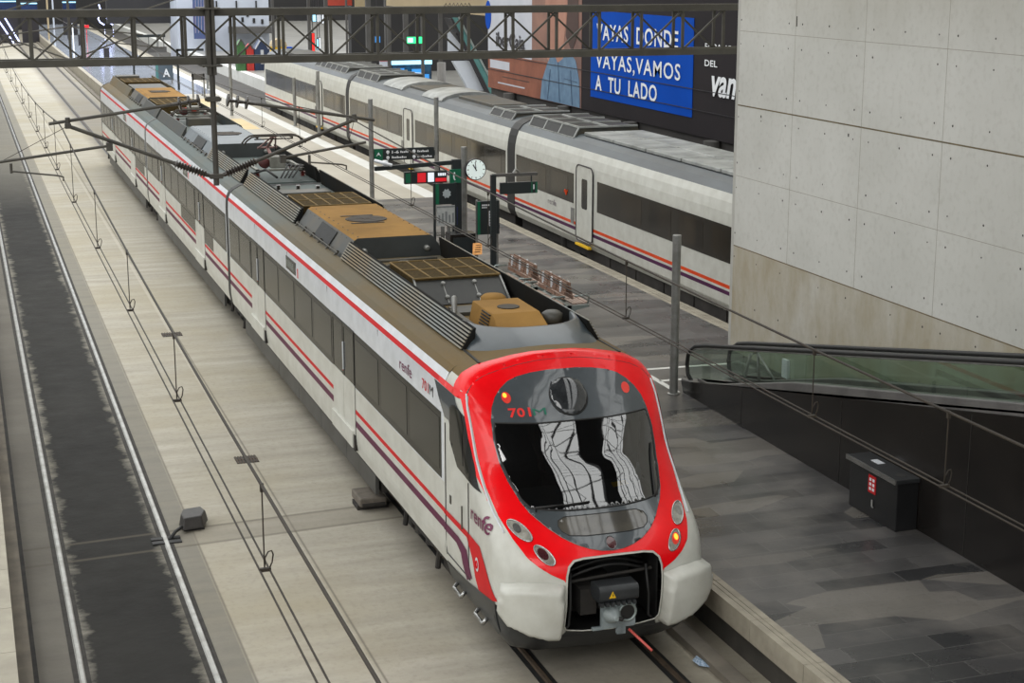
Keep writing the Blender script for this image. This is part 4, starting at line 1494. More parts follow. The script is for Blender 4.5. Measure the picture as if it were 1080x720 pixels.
for y0, y1 in ((24.1, 43.45), (45.35, 50.7), (51.8, 63.3), (65.3, 74.8), (75.8, 80.6), (82.5, 96.6)):
    mb = MB(); lbox(mb, y0, y1, 2.16, 3.05, .006)
    if y0 == 51.8:
        pass
    bo = mb.build('window_band', 'far_win', far)
    k = y0 + .5
    while k + 1.5 < y1:
        mb = MB(); lbox(mb, k, k + 1.45, 2.26, 2.95, .010)
        mb.build('window_pane', plain('far_pane', (56, 49, 39), (34, 32, 28), .9, .15, sc=(1, 1.4, .3), spec=.3), bo)
        k += 1.95
for yd, lab in ((43.75, 0), (63.65, 1), (80.9, 2)):
    mb = MB()
    mb.prism([(y, z) for y, z in rounded(yd, yd + 1.3, 1.16, 3.36, .18)], 'x', LX - .03, LX + .05)
    d = mb.build('door', 'white', far)
    mb = MB(); mb.tube([(LX - .03, y, z) for y, z in rounded(yd - .02, yd + 1.32, 1.14, 3.38, .2)], .022, 5, closed=True)
    mb.build('door_seal', 'ink', d)
    mb = MB(); mb.prism(rounded(yd + .42, yd + .86, 2.12, 3.0, .07), 'x', LX - .038, LX)
    mb.build('door_window', 'gloss_black', d)
    mb = MB(); mb.box(LX - .10, LX, yd + .1, yd + 1.2, 1.0, 1.06)
    mb.build('door_step', 'yellow', d)
    mb = MB(); mb.box(LX - .02, LX + .03, yd + 1.55, yd + 1.8, 1.55, 2.02)
    mb.build('grab_panel', 'steel', far)
for yc in (46.8, 55.2, 71.8, 79.2, 93.4, 27.5):
    mb = MB()
    for dy in (-1.2, 1.2):
        mb.lathe((LC - .84, yc + dy, .48), (-1, 0, 0), [(0, .46), (.12, .46), (.121, .36), (.08, .34), (.08, .12), (.16, .1)], 20)
        mb.box(LC - 1.22, LC - .98, yc + dy - .2, yc + dy + .2, .32, .64)
    mb.box(LC - 1.2, LC - 1.04, yc - 1.9, yc + 1.9, .46, .62)
    mb.lathe((LC - 1.14, yc, .5), (0, 0, 1), [(0, .18), (.4, .18)], 12)
    mb.build('bogie', 'under', far, 40)
case = plain('underfloor_box', (62, 58, 54), (44, 41, 38), 1.5, .8)
for y0, y1 in ((29.5, 44.6), (57.5, 69.5), (82, 91)):
    k = y0
    while k < y1:
        mb = MB(); mb.box(LC - 1.30, LC - 1.0, k + .03, k + 1.85, .40, .96); mb.build('underfloor_case', case, far)
        k += 1.9
# what stands on its roof
whitepanel = plain('roof_white_panel', (164, 166, 163), (122, 124, 121), 1.2, .5)
for k in range(5):
    y = 34.2 + k * 2.35
    for a, b in ((-.95, -.02), (.02, .95)):
        mb = MB(); mb.box(LC + a, LC + b, y, y + 2.27, 4.12, 4.22); mb.build('roof_panel', whitepanel, far, bevel=.02)


def framed_vent(y0, y1, z):
    mb = MB()
    mb.prism([(LC - 1.12, 4.0), (LC - .95, z), (LC + .95, z), (LC + 1.12, 4.0)], 'y', y0, y1)
    o = mb.build('roof_vent', 'unitside', far)
    fr = MB()
    n = max(1, round((y1 - y0) / 1.2))
    for k in range(n + 1):
        y = y0 + (y1 - y0) * k / n
        fr.bar((LC - 1.13, y, 4.0), (LC - .95, y, z + .02), .07, .04); fr.bar((LC - .95, y, z + .02), (LC + .95, y, z + .02), .09, .05)
    fr.bar((LC - .95, y0, z + .02), (LC - .95, y1, z + .02), .07, .05); fr.bar((LC - 1.13, y0, 4.01), (LC - 1.13, y1, 4.01), .05, .04); fr.bar((LC, y0, z + .02), (LC, y1, z + .02), .07, .05)
    fr.build('vent_frame', whitepanel, o)
    dk = MB()
    for k in range(n):
        a = y0 + (y1 - y0) * k / n + .07; b = y0 + (y1 - y0) * (k + 1) / n - .07
        dk.add([(LC - 1.135, a, 4.015), (LC - 1.135, b, 4.015), (LC - .965, b, z - .0), (LC - .965, a, z - .0)], [(0, 1, 2, 3)])
        dk.box(LC - .88, LC - .08, a, b, z, z + .008); dk.box(LC + .08, LC + .88, a, b, z, z + .008)
    dk.build('vent_mesh', 'black', o)


framed_vent(46.3, 50.4, 4.30)
framed_vent(52.2, 54.6, 4.24)
framed_vent(70.9, 74.7, 4.30)
framed_vent(77.0, 84.0, 4.26)
for y0, y1 in ((60.4, 63.2), (66.3, 69.5)):
    mb = MB()
    n = 10
    sec = [(LC + 1.2 * math.cos(math.pi * k / n), 4.0 + .32 * math.sin(math.pi * k / n)) for k in range(n + 1)]
    mb.prism(sec, 'y', y0, y1)
    mb.build('roof_hood', whitepanel, far, 40)
for b_ in ((-.9, .9, 63.4, 66.1, 4.05, 4.2), (-.7, .6, 55.5, 59.8, 4.1, 4.25), (-.8, .8, 86, 95, 4.05, 4.2)):
    mb = MB(); mb.box(LC + b_[0], LC + b_[1], *b_[2:]); mb.build('roof_equipment_box', 'unitside', far, bevel=.02)
mb = MB(); mb.tube([(LX - .008, 46.1 - .12 * t, 2.42 + .07 * math.sin(t * 4)) for t in [k / 8 * 2 for k in range(9)]], .03, 5)
mb.build('swirl_mark', 'orange', far)
lettering('name_lettering', 'renfe', .26, lambda u, v: Vector((LX - .006, 47.6 - u, 1.86 + v)), plain('name_far', (120, 104, 116), (110, 96, 108), 3, .4), far, width=.75)

# ================================================================== overhead line: gantry, mast, cantilevers, wires
GY0, GY1 = 33.4, 33.9
ga = thing('overhead_gantry', 'dark steel lattice gantry spanning the tracks above both trains', 'gantry', (8, 33.6, 7.25))
BOT, TOP = 7.27, 8.22
for y in (GY0, GY1):
    for z in (BOT, TOP):
        mb = MB(); mb.box(-2.5, 17.2, y - .055, y + .055, z - .07, z + .07)
        mb.build('chord', 'dsteel', ga)
bays = []
x = -1.55
while x < 17.0:
    bays.append(x); x += .985
for i, x in enumerate(bays):
    for y in (GY0, GY1):
        mb = MB(); mb.box(x - .028, x + .028, y - .028, y + .028, BOT, TOP)
        mb.build('post', 'dsteel', ga)
    if i + 1 < len(bays):
        n_ = bays[i + 1]
        mb = MB(); mb.bar((x, GY0, BOT + .04), (n_, GY0, TOP - .04), .035, .045, up=(0, 1, 0)); mb.build('brace', 'dsteel', ga)
        mb = MB(); mb.bar((x, GY1, TOP - .04), (n_, GY1, BOT + .04), .035, .045, up=(0, 1, 0)); mb.build('brace', 'dsteel', ga)
for z in (BOT, TOP):
    mb = MB()
    for x in bays:
        mb.bar((x, GY0, z), (x, GY1, z), .05, .05)
    mb.build('cross_tie', 'dsteel', ga)
mb = MB(); mb.tube([(9.72 + .042 * k, GY0 - .05, TOP + .07 + .07 * (k % 2)) for k in range(15)], .012, 5)
mb.build('bird_spikes', 'dsteel', ga)

MX, MY = 4.83, 33.2
ma = thing('drop_mast', 'vertical steel drop mast hanging from the gantry between the tracks', 'mast', (MX, MY, 4.78))
mb = MB(); mb.box(MX - .085, MX - .02, MY - .1, MY + .1, 7.0, 9.4); mb.box(MX + .02, MX + .085, MY - .1, MY + .1, 7.0, 9.4); mb.box(MX - .09, MX + .09, MY - .03, MY + .03, 7.0, 9.4)
mb.build('upper_post', 'mast', ma)
mb = MB(); mb.tube([(MX, MY, 4.78), (MX, MY, 7.1)], .058, 12)
mb.build('drop_tube', 'mast', ma, 40)
mb = MB()
for z in (4.97, 6.52):
    mb.box(MX - .13, MX + .13, MY - .09, MY + .09, z - .05, z + .05)
mb.box(MX - .2, MX + .2, MY - .14, MY + .6, 7.16, 7.2); mb.box(MX - .2, MX + .2, MY - .14, MY + .6, 8.28, 8.32)
mb.build('clamp', 'mast', ma, bevel=.01)


def cantilever(s_, label):
    """insulated hinged arms that hold the wires out from the mast; s_ = -1 to the left, +1 to the right"""
    o = thing('cantilever_arm', label, 'overhead line arm', (MX, MY, 4.95))
    y = MY
    if s_ < 0:
        top_end = (1.62, 6.12); sup = (1.98, 6.07); low_r = (2.75, 5.66); low_l = (.35, 5.38); reg = (.86, 5.33); tip = (1.83, 5.0)
    else:
        top_end = (8.15, 6.0); sup = (7.72, 6.02); low_r = (6.2, 5.29); low_l = (7.95, 5.55); reg = (6.75, 5.28); tip = (7.52, 5.0)
    v0 = Vector((MX + s_ * .1, y, 6.52)); v1 = Vector((top_end[0], y, top_end[1]))
    mb = MB(); mb.tube([v0, v0.lerp(v1, .02)], .035, 8); mb.tube([v0.lerp(v1, .24), v1], .032, 8)
    mb.build('top_tube', 'mast', o, 40)
    prof = []
    d = (v1 - v0)
    L = d.length
    for k in range(3):
        t = .05 * L + k * .19
        prof += [(t, .03), (t + .02, .13), (t + .05, .135), (t + .07, .04)]
    prof.append((.24 * L + .02, .03))
    mb = MB(); mb.lathe(v0, d, prof, 14); mb.build('disc_insulator', 'insul', o, 60)
    b0 = Vector((MX + s_ * .1, y, 4.97)); b1 = Vector((sup[0], y, sup[1]))
    mb = MB(); mb.tube([b0, b0.lerp(b1, .03)], .04, 8); mb.tube([b0.lerp(b1, .26), b1], .038, 8)
    mb.build('strut_tube', 'mast', o, 40)
    d = b1 - b0; L = d.length
    prof = [(0.02 * L, .045)]
    k = .04 * L
    while k < .25 * L:
        prof += [(k, .05), (k + .02, .095), (k + .045, .05)]
        k += .06
    prof.append((.27 * L, .045))
    mb = MB(); mb.lathe(b0, d, prof, 14); mb.build('rod_insulator', 'insul', o, 60)
    mb = MB()
    mb.tube([b1, (b1.x, y, v0.lerp(v1, (b1.x - v0.x) / (v1.x - v0.x)).z + .07)], .05, 8)
    mb.box(b1.x - .06, b1.x + .06, y - .06, y + .06, b1.z - .05, b1.z + .05)
    mb.build('saddle', 'mast', o, bevel=.01)
    mb = MB(); mb.tube([(low_r[0], y - .03, low_r[1]), (low_l[0], y - .03, low_l[1])], .028, 8)
    mb.box(low_r[0] - .06, low_r[0] + .06, y - .08, y + .05, low_r[1] - .1, low_r[1] + .06)
    mb.build('registration_tube', 'mast', o, 40)
    mb = MB(); mb.tube([(reg[0], y - .03, reg[1] + .05), (reg[0], y - .03, reg[1] - .14)], .03, 6)
    mb.tube([(reg[0], y - .05, reg[1] - .1), (tip[0] - .1 * 1, y - .05, tip[1] + .11), (tip[0], y - .05, tip[1] + .08), (tip[0], y - .05, tip[1])], .018, 6)
    mb.build('steady_arm', 'mast', o, 40)
    mb = MB(); mb.tube([(b1.x, y, b1.z), (low_l[0] + (.35 if s_ < 0 else -.35), y, low_l[1] + .05)], .006, 5)
    mb.build('stay_wire', 'wire', o)
    return o


cantilever(-1, 'tubular overhead line arm reaching left from the drop mast over the empty track')
cantilever(1, 'tubular overhead line arm reaching right from the drop mast above the train roof')
# a farther gantry with its own mast and arms, seen over the first one
fa = thing('overhead_gantry', 'farther lattice gantry glimpsed above the near one at the top left', 'gantry', (6, 76, 7.2))
mb = MB(); mb.box(-8, 9.5, 75.9, 76.1, 7.0, 7.12); mb.box(-8, 9.5, 75.9, 76.1, 7.95, 8.05); mb.build('chord', 'dsteel', fa)
for k in range(6):
    mb = MB(); mb.bar((-7 + 3 * k, 76, 7.05), (-4 + 3 * k, 76, 8.0), .06); mb.build('brace', 'dsteel', fa)
mb = MB(); mb.tube([(4.83, 75.8, 4.75), (4.83, 75.8, 8)], .06, 8); mb.build('drop_mast', 'mast', fa)
for s_ in (-1, 1):
    mb = MB(); mb.tube([(4.83, 75.8, 6.4), (4.83 + s_ * 3.2, 75.8, 6.0)], .035, 6); mb.tube([(4.83, 75.8, 4.95), (4.83 + s_ * 2.85, 75.8, 6.0)], .04, 6)
    mb.tube([(4.83 + s_ * 2.0, 75.8, 5.65), (4.83 + s_ * 4.1, 75.8, 5.4)], .03, 6)
    mb.build('arm', 'mast', fa, 40)


def mess_z(y):
    if y <= 33.2:
        return 5.60 + .52 * ((y - 8) / 25.2) ** 2
    u = (y - 33.2) / 42.6
    return 6.12 - .9 * 4 * u * (1 - u) * .62


def run(x, fn, y0, y1, step):
    n = int((y1 - y0) / step)
    return [(x, y0 + (y1 - y0) * k / n, fn(y0 + (y1 - y0) * k / n)) for k in range(n + 1)]


for name, x, which in (('empty', 1.83, 'over the empty track at left'), ('train', 7.52, 'over the red nosed train')):
    o = MB().tube(run(x, mess_z, 3, 75.8, 1.4), .013, 5).build('messenger_wire', 'wire', None, True)
    tag(o, 'upper sagging messenger wire ' + which, 'wire')
    for s_, wd in ((-1, 'left'), (1, 'right')):
        o = MB().tube(run(x + s_ * .035, lambda y: 4.97, 3, 140, 3), .008, 5).build('contact_wire', 'wire', None, True)
        tag(o, wd + ' of the twin straight contact wires ' + which, 'wire', 'contact wires ' + which)


def dropper(x, y):
    z1 = mess_z(y); z0 = 4.97
    o = thing('dropper', '', 'wire', (x, y, z0))
    mb = MB(); mb.tube([(x, y, z0 + .03), (x, y, z1)], .006, 5); mb.build('hanger_wire', 'wire', o)
    mb = MB()
    mb.tube([(x, y, z0 + .02), (x + .005, y, z0 + .09), (x + .03, y, z0 + .135), (x + .055, y, z0 + .14), (x + .065, y, z0 + .11), (x + .055, y, z0 + .05), (x + .03, y, z0 + .0)], .006, 5)
    mb.build('loop', 'wire', o, True)
    mb = MB(); mb.box(x - .04, x + .045, y - .015, y + .015, z0 - .01, z0 + .015); mb.box(x - .013, x + .013, y - .015, y + .015, z1 - .05, z1 + .012); mb.build('clamp', 'wire', o)
    return o


lefts = [11.0, 15.87, 20.4, 25.2, 30.3, 35.3, 39.6, 43.6, 47.8, 52.5, 57.5, 62.5, 67.5]
names = ['nearest the camera, above the slab joint', 'second from the camera, above the drain grating', 'third from the camera', 'fourth from the camera', 'just before the mast arm', 'just beyond the mast arm', 'second beyond the mast arm', 'third beyond the mast arm',
         'fourth beyond the mast arm', 'fifth beyond the mast arm', 'sixth beyond the mast arm', 'seventh beyond the mast arm', 'eighth beyond the mast arm']
for y, w in zip(lefts, names):
    dropper(1.83, y)['label'] = 'dropper wire over the empty track, ' + w
for o in [q for q in COL.objects if q.get('label', '').startswith('dropper wire')]:
    o['group'] = 'droppers over the empty track'
for y, w in ((11.1, 'in front of the dark ramp side, nearest the camera'), (13.35, 'in front of the glass ramp balustrade'), (18.0, 'in front of the platform left of the ramp end'), (23.5, 'beside the wooden benches'), (28.0, 'between benches and mast'), (38.0, 'first beyond the mast'),
             (43.0, 'second beyond the mast'), (48.0, 'third beyond the mast'), (54.0, 'fourth beyond the mast')):
    q = dropper(7.52, y)
    q['label'] = 'dropper wire over the train track, ' + w; q['group'] = 'droppers over the train track'

# ================================================================== things on the platform
def steel_post(x, y, h, label, r=.085):
    o = thing('steel_post', label, 'post', (x, y, PZ), 'round steel posts along the platform')
    mb = MB(); mb.tube([(x, y, PZ), (x, y, PZ + h)], r, 18); mb.lathe((x, y, PZ + h), (0, 0, 1), [(0, r), (.01, r * .9), (.012, .01)], 18)
    mb.build('shaft', 'steel', o, 40)
    mb = MB(); mb.lathe((x, y, PZ), (0, 0, 1), [(0, r * 1.45), (.015, r * 1.45), (.03, r * 1.05)], 18); mb.build('base_ring', 'steel', o, 40)
    return o


steel_post(13.10, 28.83, 3.2, 'round grey steel post at the lower end of the moving ramp')
steel_post(13.55, 44.6, 3.25, 'round grey steel post carrying the round clock')
steel_post(13.95, 57.4, 3.6, 'round grey steel post at the left end of the long direction sign')
steel_post(16.6, 79.0, 3.2, 'grey post by the platform edge beside the far train door')
steel_post(16.6, 85.0, 2.5, 'grey post by the platform edge beyond the far train door')
steel_post(16.4, 57.4, 3.6, 'round grey steel post at the right end of the long direction sign')
steel_post(14.4, 92, 3.0, 'distant grey post on the cream floor right of the drop mast')

# long direction sign between two posts
o = thing('direction_sign', 'long dark direction sign with green end panel hung between two posts', 'sign', (15.2, 57.2, 2.95))
mb = MB(); mb.box(14.04, 16.30, 57.36, 57.42, 2.19, 2.62); mb.box(13.97, 14.06, 57.37, 57.41, 2.3, 2.5); mb.box(16.28, 16.38, 57.37, 57.41, 2.3, 2.5); mb.build('panel', 'signdark', o, bevel=.01)
mb = MB(); mb.box(14.05, 14.36, 57.345, 57.36, 2.20, 2.61); mb.build('green_end', 'green', o)
mb = MB(); mb.prism([(14.15, 2.4), (14.26, 2.4), (14.26, 2.36), (14.29, 2.36), (14.205, 2.5), (14.12, 2.36), (14.15, 2.36)], 'y', 57.33, 57.346); mb.build('arrow', 'lettering', o)
flat_f = lambda x0, y, z0: (lambda u, v: Vector((x0 + u, y, z0 + v)))
mb = MB()
for x0, z0 in ((14.48, 2.44), (14.48, 2.24), (15.46, 2.44), (15.46, 2.24)):
    mb.prism(ellipse(x0 + .07, z0 + .055, .06, .06, 0, 12), 'y', 57.34, 57.36)
    mb.box(x0 + .05, x0 + .09, 57.34, 57.36, z0 - .03, z0 + .02)
mb.build('pictogram', 'lettering', o)
lettering('number_lettering', '1-6', .14, flat_f(14.70, 57.345, 2.44), 'lettering', o, width=.26, bold=.004)
# the small words cannot be made out in the photograph: rows of letter-sized strokes stand for them
mb = MB()
for x0, z0, n in ((15.02, 2.45, 5), (14.70, 2.26, 9), (15.66, 2.45, 7), (15.66, 2.26, 9)):
    for k in range(n):
        mb.box(x0 + k * .062, x0 + k * .062 + .042, 57.346, 57.36, z0, z0 + (.05 if k % 3 else .075))
mb.build('small_print', 'lettering', o)

# dark mast with arm carrying train displays
o = thing('display_arm', 'black post with a long arm over the platform holding a red train display', 'sign support', (13.1, 43.9, PZ))
mb = MB(); mb.box(12.98, 13.24, 43.82, 43.98, PZ, 3.80); mb.build('post', 'signdark', o, bevel=.01)
mb = MB(); mb.bar((13.2, 43.9, 3.72), (10.75, 43.9, 3.62), .09, .12); mb.build('arm', 'signdark', o, bevel=.01)
mb = MB(); mb.box(11.0, 11.12, 43.8, 44.0, 3.68, 3.84); mb.tube([(10.75, 43.9, 3.85), (11.0, 43.75, 3.78), (11.2, 43.7, 3.72)], .05, 8); mb.build('camera_unit', 'upwhite', o, bevel=.01)
d = thing('train_display', 'small hanging train display with red and white lit panels under the arm', 'display', (12.2, 43.9, 3.2))
mb = MB(); mb.box(11.60, 12.82, 43.84, 43.98, 3.16, 3.50); mb.build('case', 'signdark', d, bevel=.01)
mb = MB(); mb.box(11.96, 12.20, 43.83, 43.84, 3.20, 3.46, 0); mb.box(12.26, 12.44, 43.83, 43.84, 3.20, 3.46, 1); mb.box(12.48, 12.80, 43.83, 43.84, 3.20, 3.30, 0); mb.box(11.62, 11.78, 43.83, 43.84, 3.2, 3.46, 2)
mb.build('lit_panel', ['screen_red', 'screen_white', 'green'], d)
mb = MB()
for k in range(4):
    mb.box(12.56 + k * .06, 12.60 + k * .06, 43.828, 43.84, 3.36, 3.44)
mb.build('lit_digit', 'screen_white', d)
mb = MB()
for x0 in (11.8, 12.62):
    mb.tube([(x0, 43.9, 3.5), (x0, 43.9, 3.68)], .02, 6)
mb.build('hanger', 'signdark', d)
d = thing('telephone_sign', 'small square green telephone sign on the black post', 'sign', (13.0, 43.7, 3.3))
mb = MB(); mb.box(12.86, 13.18, 43.68, 43.74, 3.16, 3.54); mb.build('panel', 'green', d)
mb = MB(); mb.tube([(12.96 + .05 * math.cos(t) + .06, 43.67, 3.35 + .11 * math.sin(t)) for t in [math.pi * (.6 + .8 * k / 8) for k in range(9)]], .02, 6)
mb.build('telephone_symbol', 'lettering', d)

# clock
o = thing('platform_clock', 'round white lit station clock on a steel post', 'clock', (13.82, 44.4, 3.4))
mb = MB(); mb.lathe((13.84, 44.5, 3.42), (0, -1, 0), [(-.02, .28), (0, .31), (.10, .31), (.11, .29)], 36); mb.build('case', 'ink', o, 40)
mb = MB(); mb.lathe((13.84, 44.39, 3.42), (0, -1, 0), [(0, .285), (.006, .285)], 36); mb.build('dial', 'clockface', o)
mb = MB()
for k in range(12):
    t = k * math.pi / 6
    r0 = .235 if k % 3 else .21
    mb.bar((13.84 + r0 * math.sin(t), 44.378, 3.42 + r0 * math.cos(t)), (13.84 + .265 * math.sin(t), 44.378, 3.42 + .265 * math.cos(t)), .02, .006, up=(0, 1, 0))
mb.build('hour_mark', 'ink', o)
for L, w, t in ((.17, .03, -.55), (.22, .02, -.1)):
    mb = MB(); mb.bar((13.84 - .04 * math.sin(t), 44.374, 3.42 - .04 * math.cos(t)), (13.84 + L * math.sin(t), 44.374, 3.42 + L * math.cos(t)), w, .006, up=(0, 1, 0)); mb.build('hand', 'ink', o)
mb = MB(); mb.bar((13.56, 44.6, 3.5), (13.84, 44.5, 3.5), .05); mb.build('bracket', 'steel', o)

# information panel with map, dark cabinet, sloping notice
o = thing('information_panel', 'tall information panel with dark green header and pale timetable below', 'sign', (12.62, 43.4, PZ))
mb = MB()
for x0 in (12.32, 12.93):
    mb.box(x0 - .03, x0 + .03, 43.36, 43.44, PZ, 3.22)
mb.build('frame_post', 'signdark', o, bevel=.006)
mb = MB(); mb.box(12.34, 12.93, 43.35, 43.42, 2.62, 3.20); mb.build('header', 'signdark', o)
mb = MB(); mb.box(12.345, 12.44, 43.34, 43.35, 2.63, 3.19); mb.build('green_edge', 'green', o)
mb = MB(); mb.prism([(12.66 + (.13 if k % 2 else .10) * math.cos(t), 2.92 + (.14 if k % 2 else .10) * math.sin(t)) for k, t in enumerate([2 * math.pi * q / 16 for q in range(16)])], 'y', 43.33, 43.35)
mb.build('header_emblem', plain('emblem_grey', (176, 186, 188), (160, 170, 172), 4, .5), o)
mb = MB(); mb.box(12.38, 12.90, 43.36, 43.41, 2.02, 2.58); mb.build('timetable', plain('timetable_paper', (186, 188, 186), (168, 172, 172), 12, .5), o)
mb = MB(); mb.box(12.38, 12.90, 43.355, 43.36, 2.53, 2.57)
for k in range(5):
    mb.box(12.42 + k * .1, 12.47 + k * .1, 43.355, 43.36, 2.1, 2.12 + .05 * (k % 3 + 4))
mb.build('timetable_print', plain('timetable_ink', (128, 132, 134), (118, 122, 124), 6, .6), o)
mb = MB(); mb.box(12.36, 12.92, 43.37, 43.41, 1.74, 1.78); mb.box(12.5, 12.6, 43.38, 43.42, PZ, 2.0); mb.box(12.68, 12.78, 43.38, 43.42, PZ, 2.0); mb.build('panel_rail', 'steel', o)
o = thing('ticket_machine', 'squat black cabinet standing on the platform behind the sloping orange notice', 'cabinet', (12.82, 42.4, PZ))
mb = MB(); mb.box(12.42, 13.18, 42.2, 42.7, PZ, 1.96); mb.build('body', 'gloss_black', o, bevel=.02)
mb = MB(); mb.box(12.5, 13.1, 42.19, 42.21, 1.4, 1.86); mb.build('front_plate', 'signdark', o)
mb = MB(); mb.box(12.86, 13.02, 43.5, 43.6, 2.0, 2.5); mb.build('side_notice', plain('blue_notice', (52, 62, 120), (44, 54, 110), 3, .5), o)
o = thing('sloping_notice', 'small tilted orange notice on a stand near the benches', 'notice', (12.5, 40, PZ))
mb = MB(); mb.add([(12.33, 39.85, 1.80), (12.58, 39.85, 1.80), (12.66, 40.1, 2.06), (12.42, 40.1, 2.06), (12.33, 39.88, 1.79), (12.58, 39.88, 1.79), (12.66, 40.13, 2.05), (12.42, 40.13, 2.05)],
                  [(0, 1, 2, 3), (7, 6, 5, 4), (0, 4, 5, 1), (1, 5, 6, 2), (2, 6, 7, 3), (3, 7, 4, 0)]); mb.build('plate', 'orangesign', o)
mb = MB(); mb.tube([(12.5, 40.0, PZ), (12.5, 40.0, 1.92)], .025, 8); mb.build('stem', 'steel', o)
mb = MB()
for k in range(4):
    mb.bar((12.40 + k * .025, 39.90 + k * .05, 1.865 + k * .05), (12.55 + k * .025, 39.90 + k * .05, 1.865 + k * .05), .012, .012)
mb.build('print', 'ink', o)

# second sign group: dark post, arm, hanging sign, big totem panel
o = thing('sign_post', 'black square post with a short arm beside the benches', 'sign support', (13.2, 40.9, PZ))
mb = MB(); mb.box(13.16, 13.30, 40.84, 40.96, PZ, 3.72); mb.build('post', 'signdark', o, bevel=.008)
mb = MB(); mb.box(13.2, 14.46, 40.86, 40.94, 3.66, 3.74); mb.build('arm', 'dgrey', o)
mb = MB(); mb.tube([(13.8, 40.9, 3.74), (13.86, 40.9, 3.84), (13.95, 40.9, 3.76)], .04, 6); mb.build('arm_fitting', 'steel', o)
d = thing('hanging_sign', 'small dark rectangular sign with green end hanging from the short arm', 'sign', (13.95, 40.9, 3.2))
mb = MB(); mb.box(13.42, 14.46, 40.85, 40.95, 3.19, 3.50); mb.build('panel', 'signdark', d, bevel=.008)
mb = MB(); mb.box(14.28, 14.31, 40.84, 40.85, 3.2, 3.49); mb.box(14.40, 14.45, 40.84, 40.85, 3.2, 3.49); mb.build('green_end', 'green', d)
mb = MB(); mb.tube([(14.35, 40.84, 3.30), (14.35, 40.84, 3.42)], .018, 6); mb.build('digit', 'lettering', d)
mb = MB(); mb.tube([(13.6, 40.9, 3.5), (13.6, 40.9, 3.7)], .02, 6); mb.tube([(14.3, 40.9, 3.5), (14.3, 40.9, 3.7)], .02, 6); mb.build('hanger', 'signdark', d)
o = thing('platform_totem', 'tall dark name panel with a green edge and upright white letters behind the black post', 'sign', (13.3, 41.6, PZ))
mb = MB(); mb.box(12.99, 13.62, 41.55, 41.65, 2.02, 2.93); mb.build('panel', 'signdark', o, bevel=.01)
mb = MB(); mb.box(12.995, 13.07, 41.54, 41.55, 2.03, 2.92); mb.build('green_edge', 'green', o)
mb = MB(); mb.box(13.32, 13.40, 41.54, 41.55, 2.25, 2.66)
mb.build('name_strip', 'lettering', o)
mb = MB()
for k in range(5):
    mb.box(13.12 + k * .045, 13.15 + k * .045, 41.54, 41.55, 2.80, 2.84)
    mb.box(13.12 + k * .03, 13.14 + k * .03, 41.54, 41.55, 2.74, 2.77)
    mb.box(13.335, 13.385, 41.536, 41.54, 2.28 + k * .075, 2.315 + k * .075, 1)
mb.build('small_print', ['lettering', 'ink'], o)
mb = MB(); mb.tube([(13.02, 41.7, PZ), (13.02, 41.7, 2.95)], .035, 8); mb.tube([(13.60, 41.7, PZ), (13.60, 41.7, 2.95)], .035, 8); mb.build('leg', 'steel', o)


# benches: two rows of wooden seats back to back on cast frames
def bench(y0, label):
    o = thing('platform_bench', label, 'bench', (13.4, y0, PZ), 'wooden benches on the platform')
    for k in range(3):
        a = y0 + .06 + k * .62
        for s_ in (-1, 1):
            mb = MB()
            for q in range(5):
                x = 13.42 + s_ * (.14 + q * .085)
                mb.box(x - .037, x + .037, a + .02, a + .58, 1.235 - .012 * q * 0 + (.012 if q == 4 else 0), 1.262 + (.012 if q == 4 else 0))
            mb.build('seat', 'seatpink', o)
            mb = MB()
            for q in range(4):
                z = 1.36 + q * .105
                x = 13.42 + s_ * (.115 - q * .022)
                mb.box(x - .012, x + .012, a + .03, a + .57, z, z + .085)
            mb.box(13.42 + s_ * .1 - .016, 13.42 + s_ * .1 + .016, a + .26, a + .34, 1.5, 1.76, 1)
            mb.build('backrest', ['wood', 'upwhite'], o)
    mb = MB(); mb.box(13.37, 13.47, y0, y0 + 1.98, 1.13, 1.22); mb.build('beam', 'grey', o)
    for yy in (y0 + .03, y0 + .99, y0 + 1.95):
        mb = MB()
        for s_ in (-1, 1):
            mb.prism([(13.42 + s_ * .0, 1.22), (13.42 + s_ * .5, 1.22), (13.42 + s_ * .50, 1.17), (13.42 + s_ * .14, 1.10), (13.42 + s_ * .30, .84), (13.42 + s_ * .44, .80), (13.42 + s_ * .24, .80), (13.42 + s_ * .0, 1.04)], 'y', yy - .03, yy + .03)
        mb.build('leg', 'grey', o)
    for yy in (y0 + .0, y0 + 1.98):
        for s_ in (-1, 1):
            mb = MB(); mb.tube([(13.42 + s_ * .12, yy, 1.45), (13.42 + s_ * .42, yy, 1.46), (13.42 + s_ * .50, yy, 1.42), (13.42 + s_ * .46, yy, 1.25)], .022, 7)
            mb.build('armrest', 'grey', o, True)
    return o


bench(35.6, 'wooden platform bench with grey frame nearest the camera')
bench(38.0, 'wooden platform bench with grey frame beside the black sign post')

# ================================================================== moving ramp with glass balustrades
def ramp_z(y):
    return 1.0 + (29.0 - y) * .2


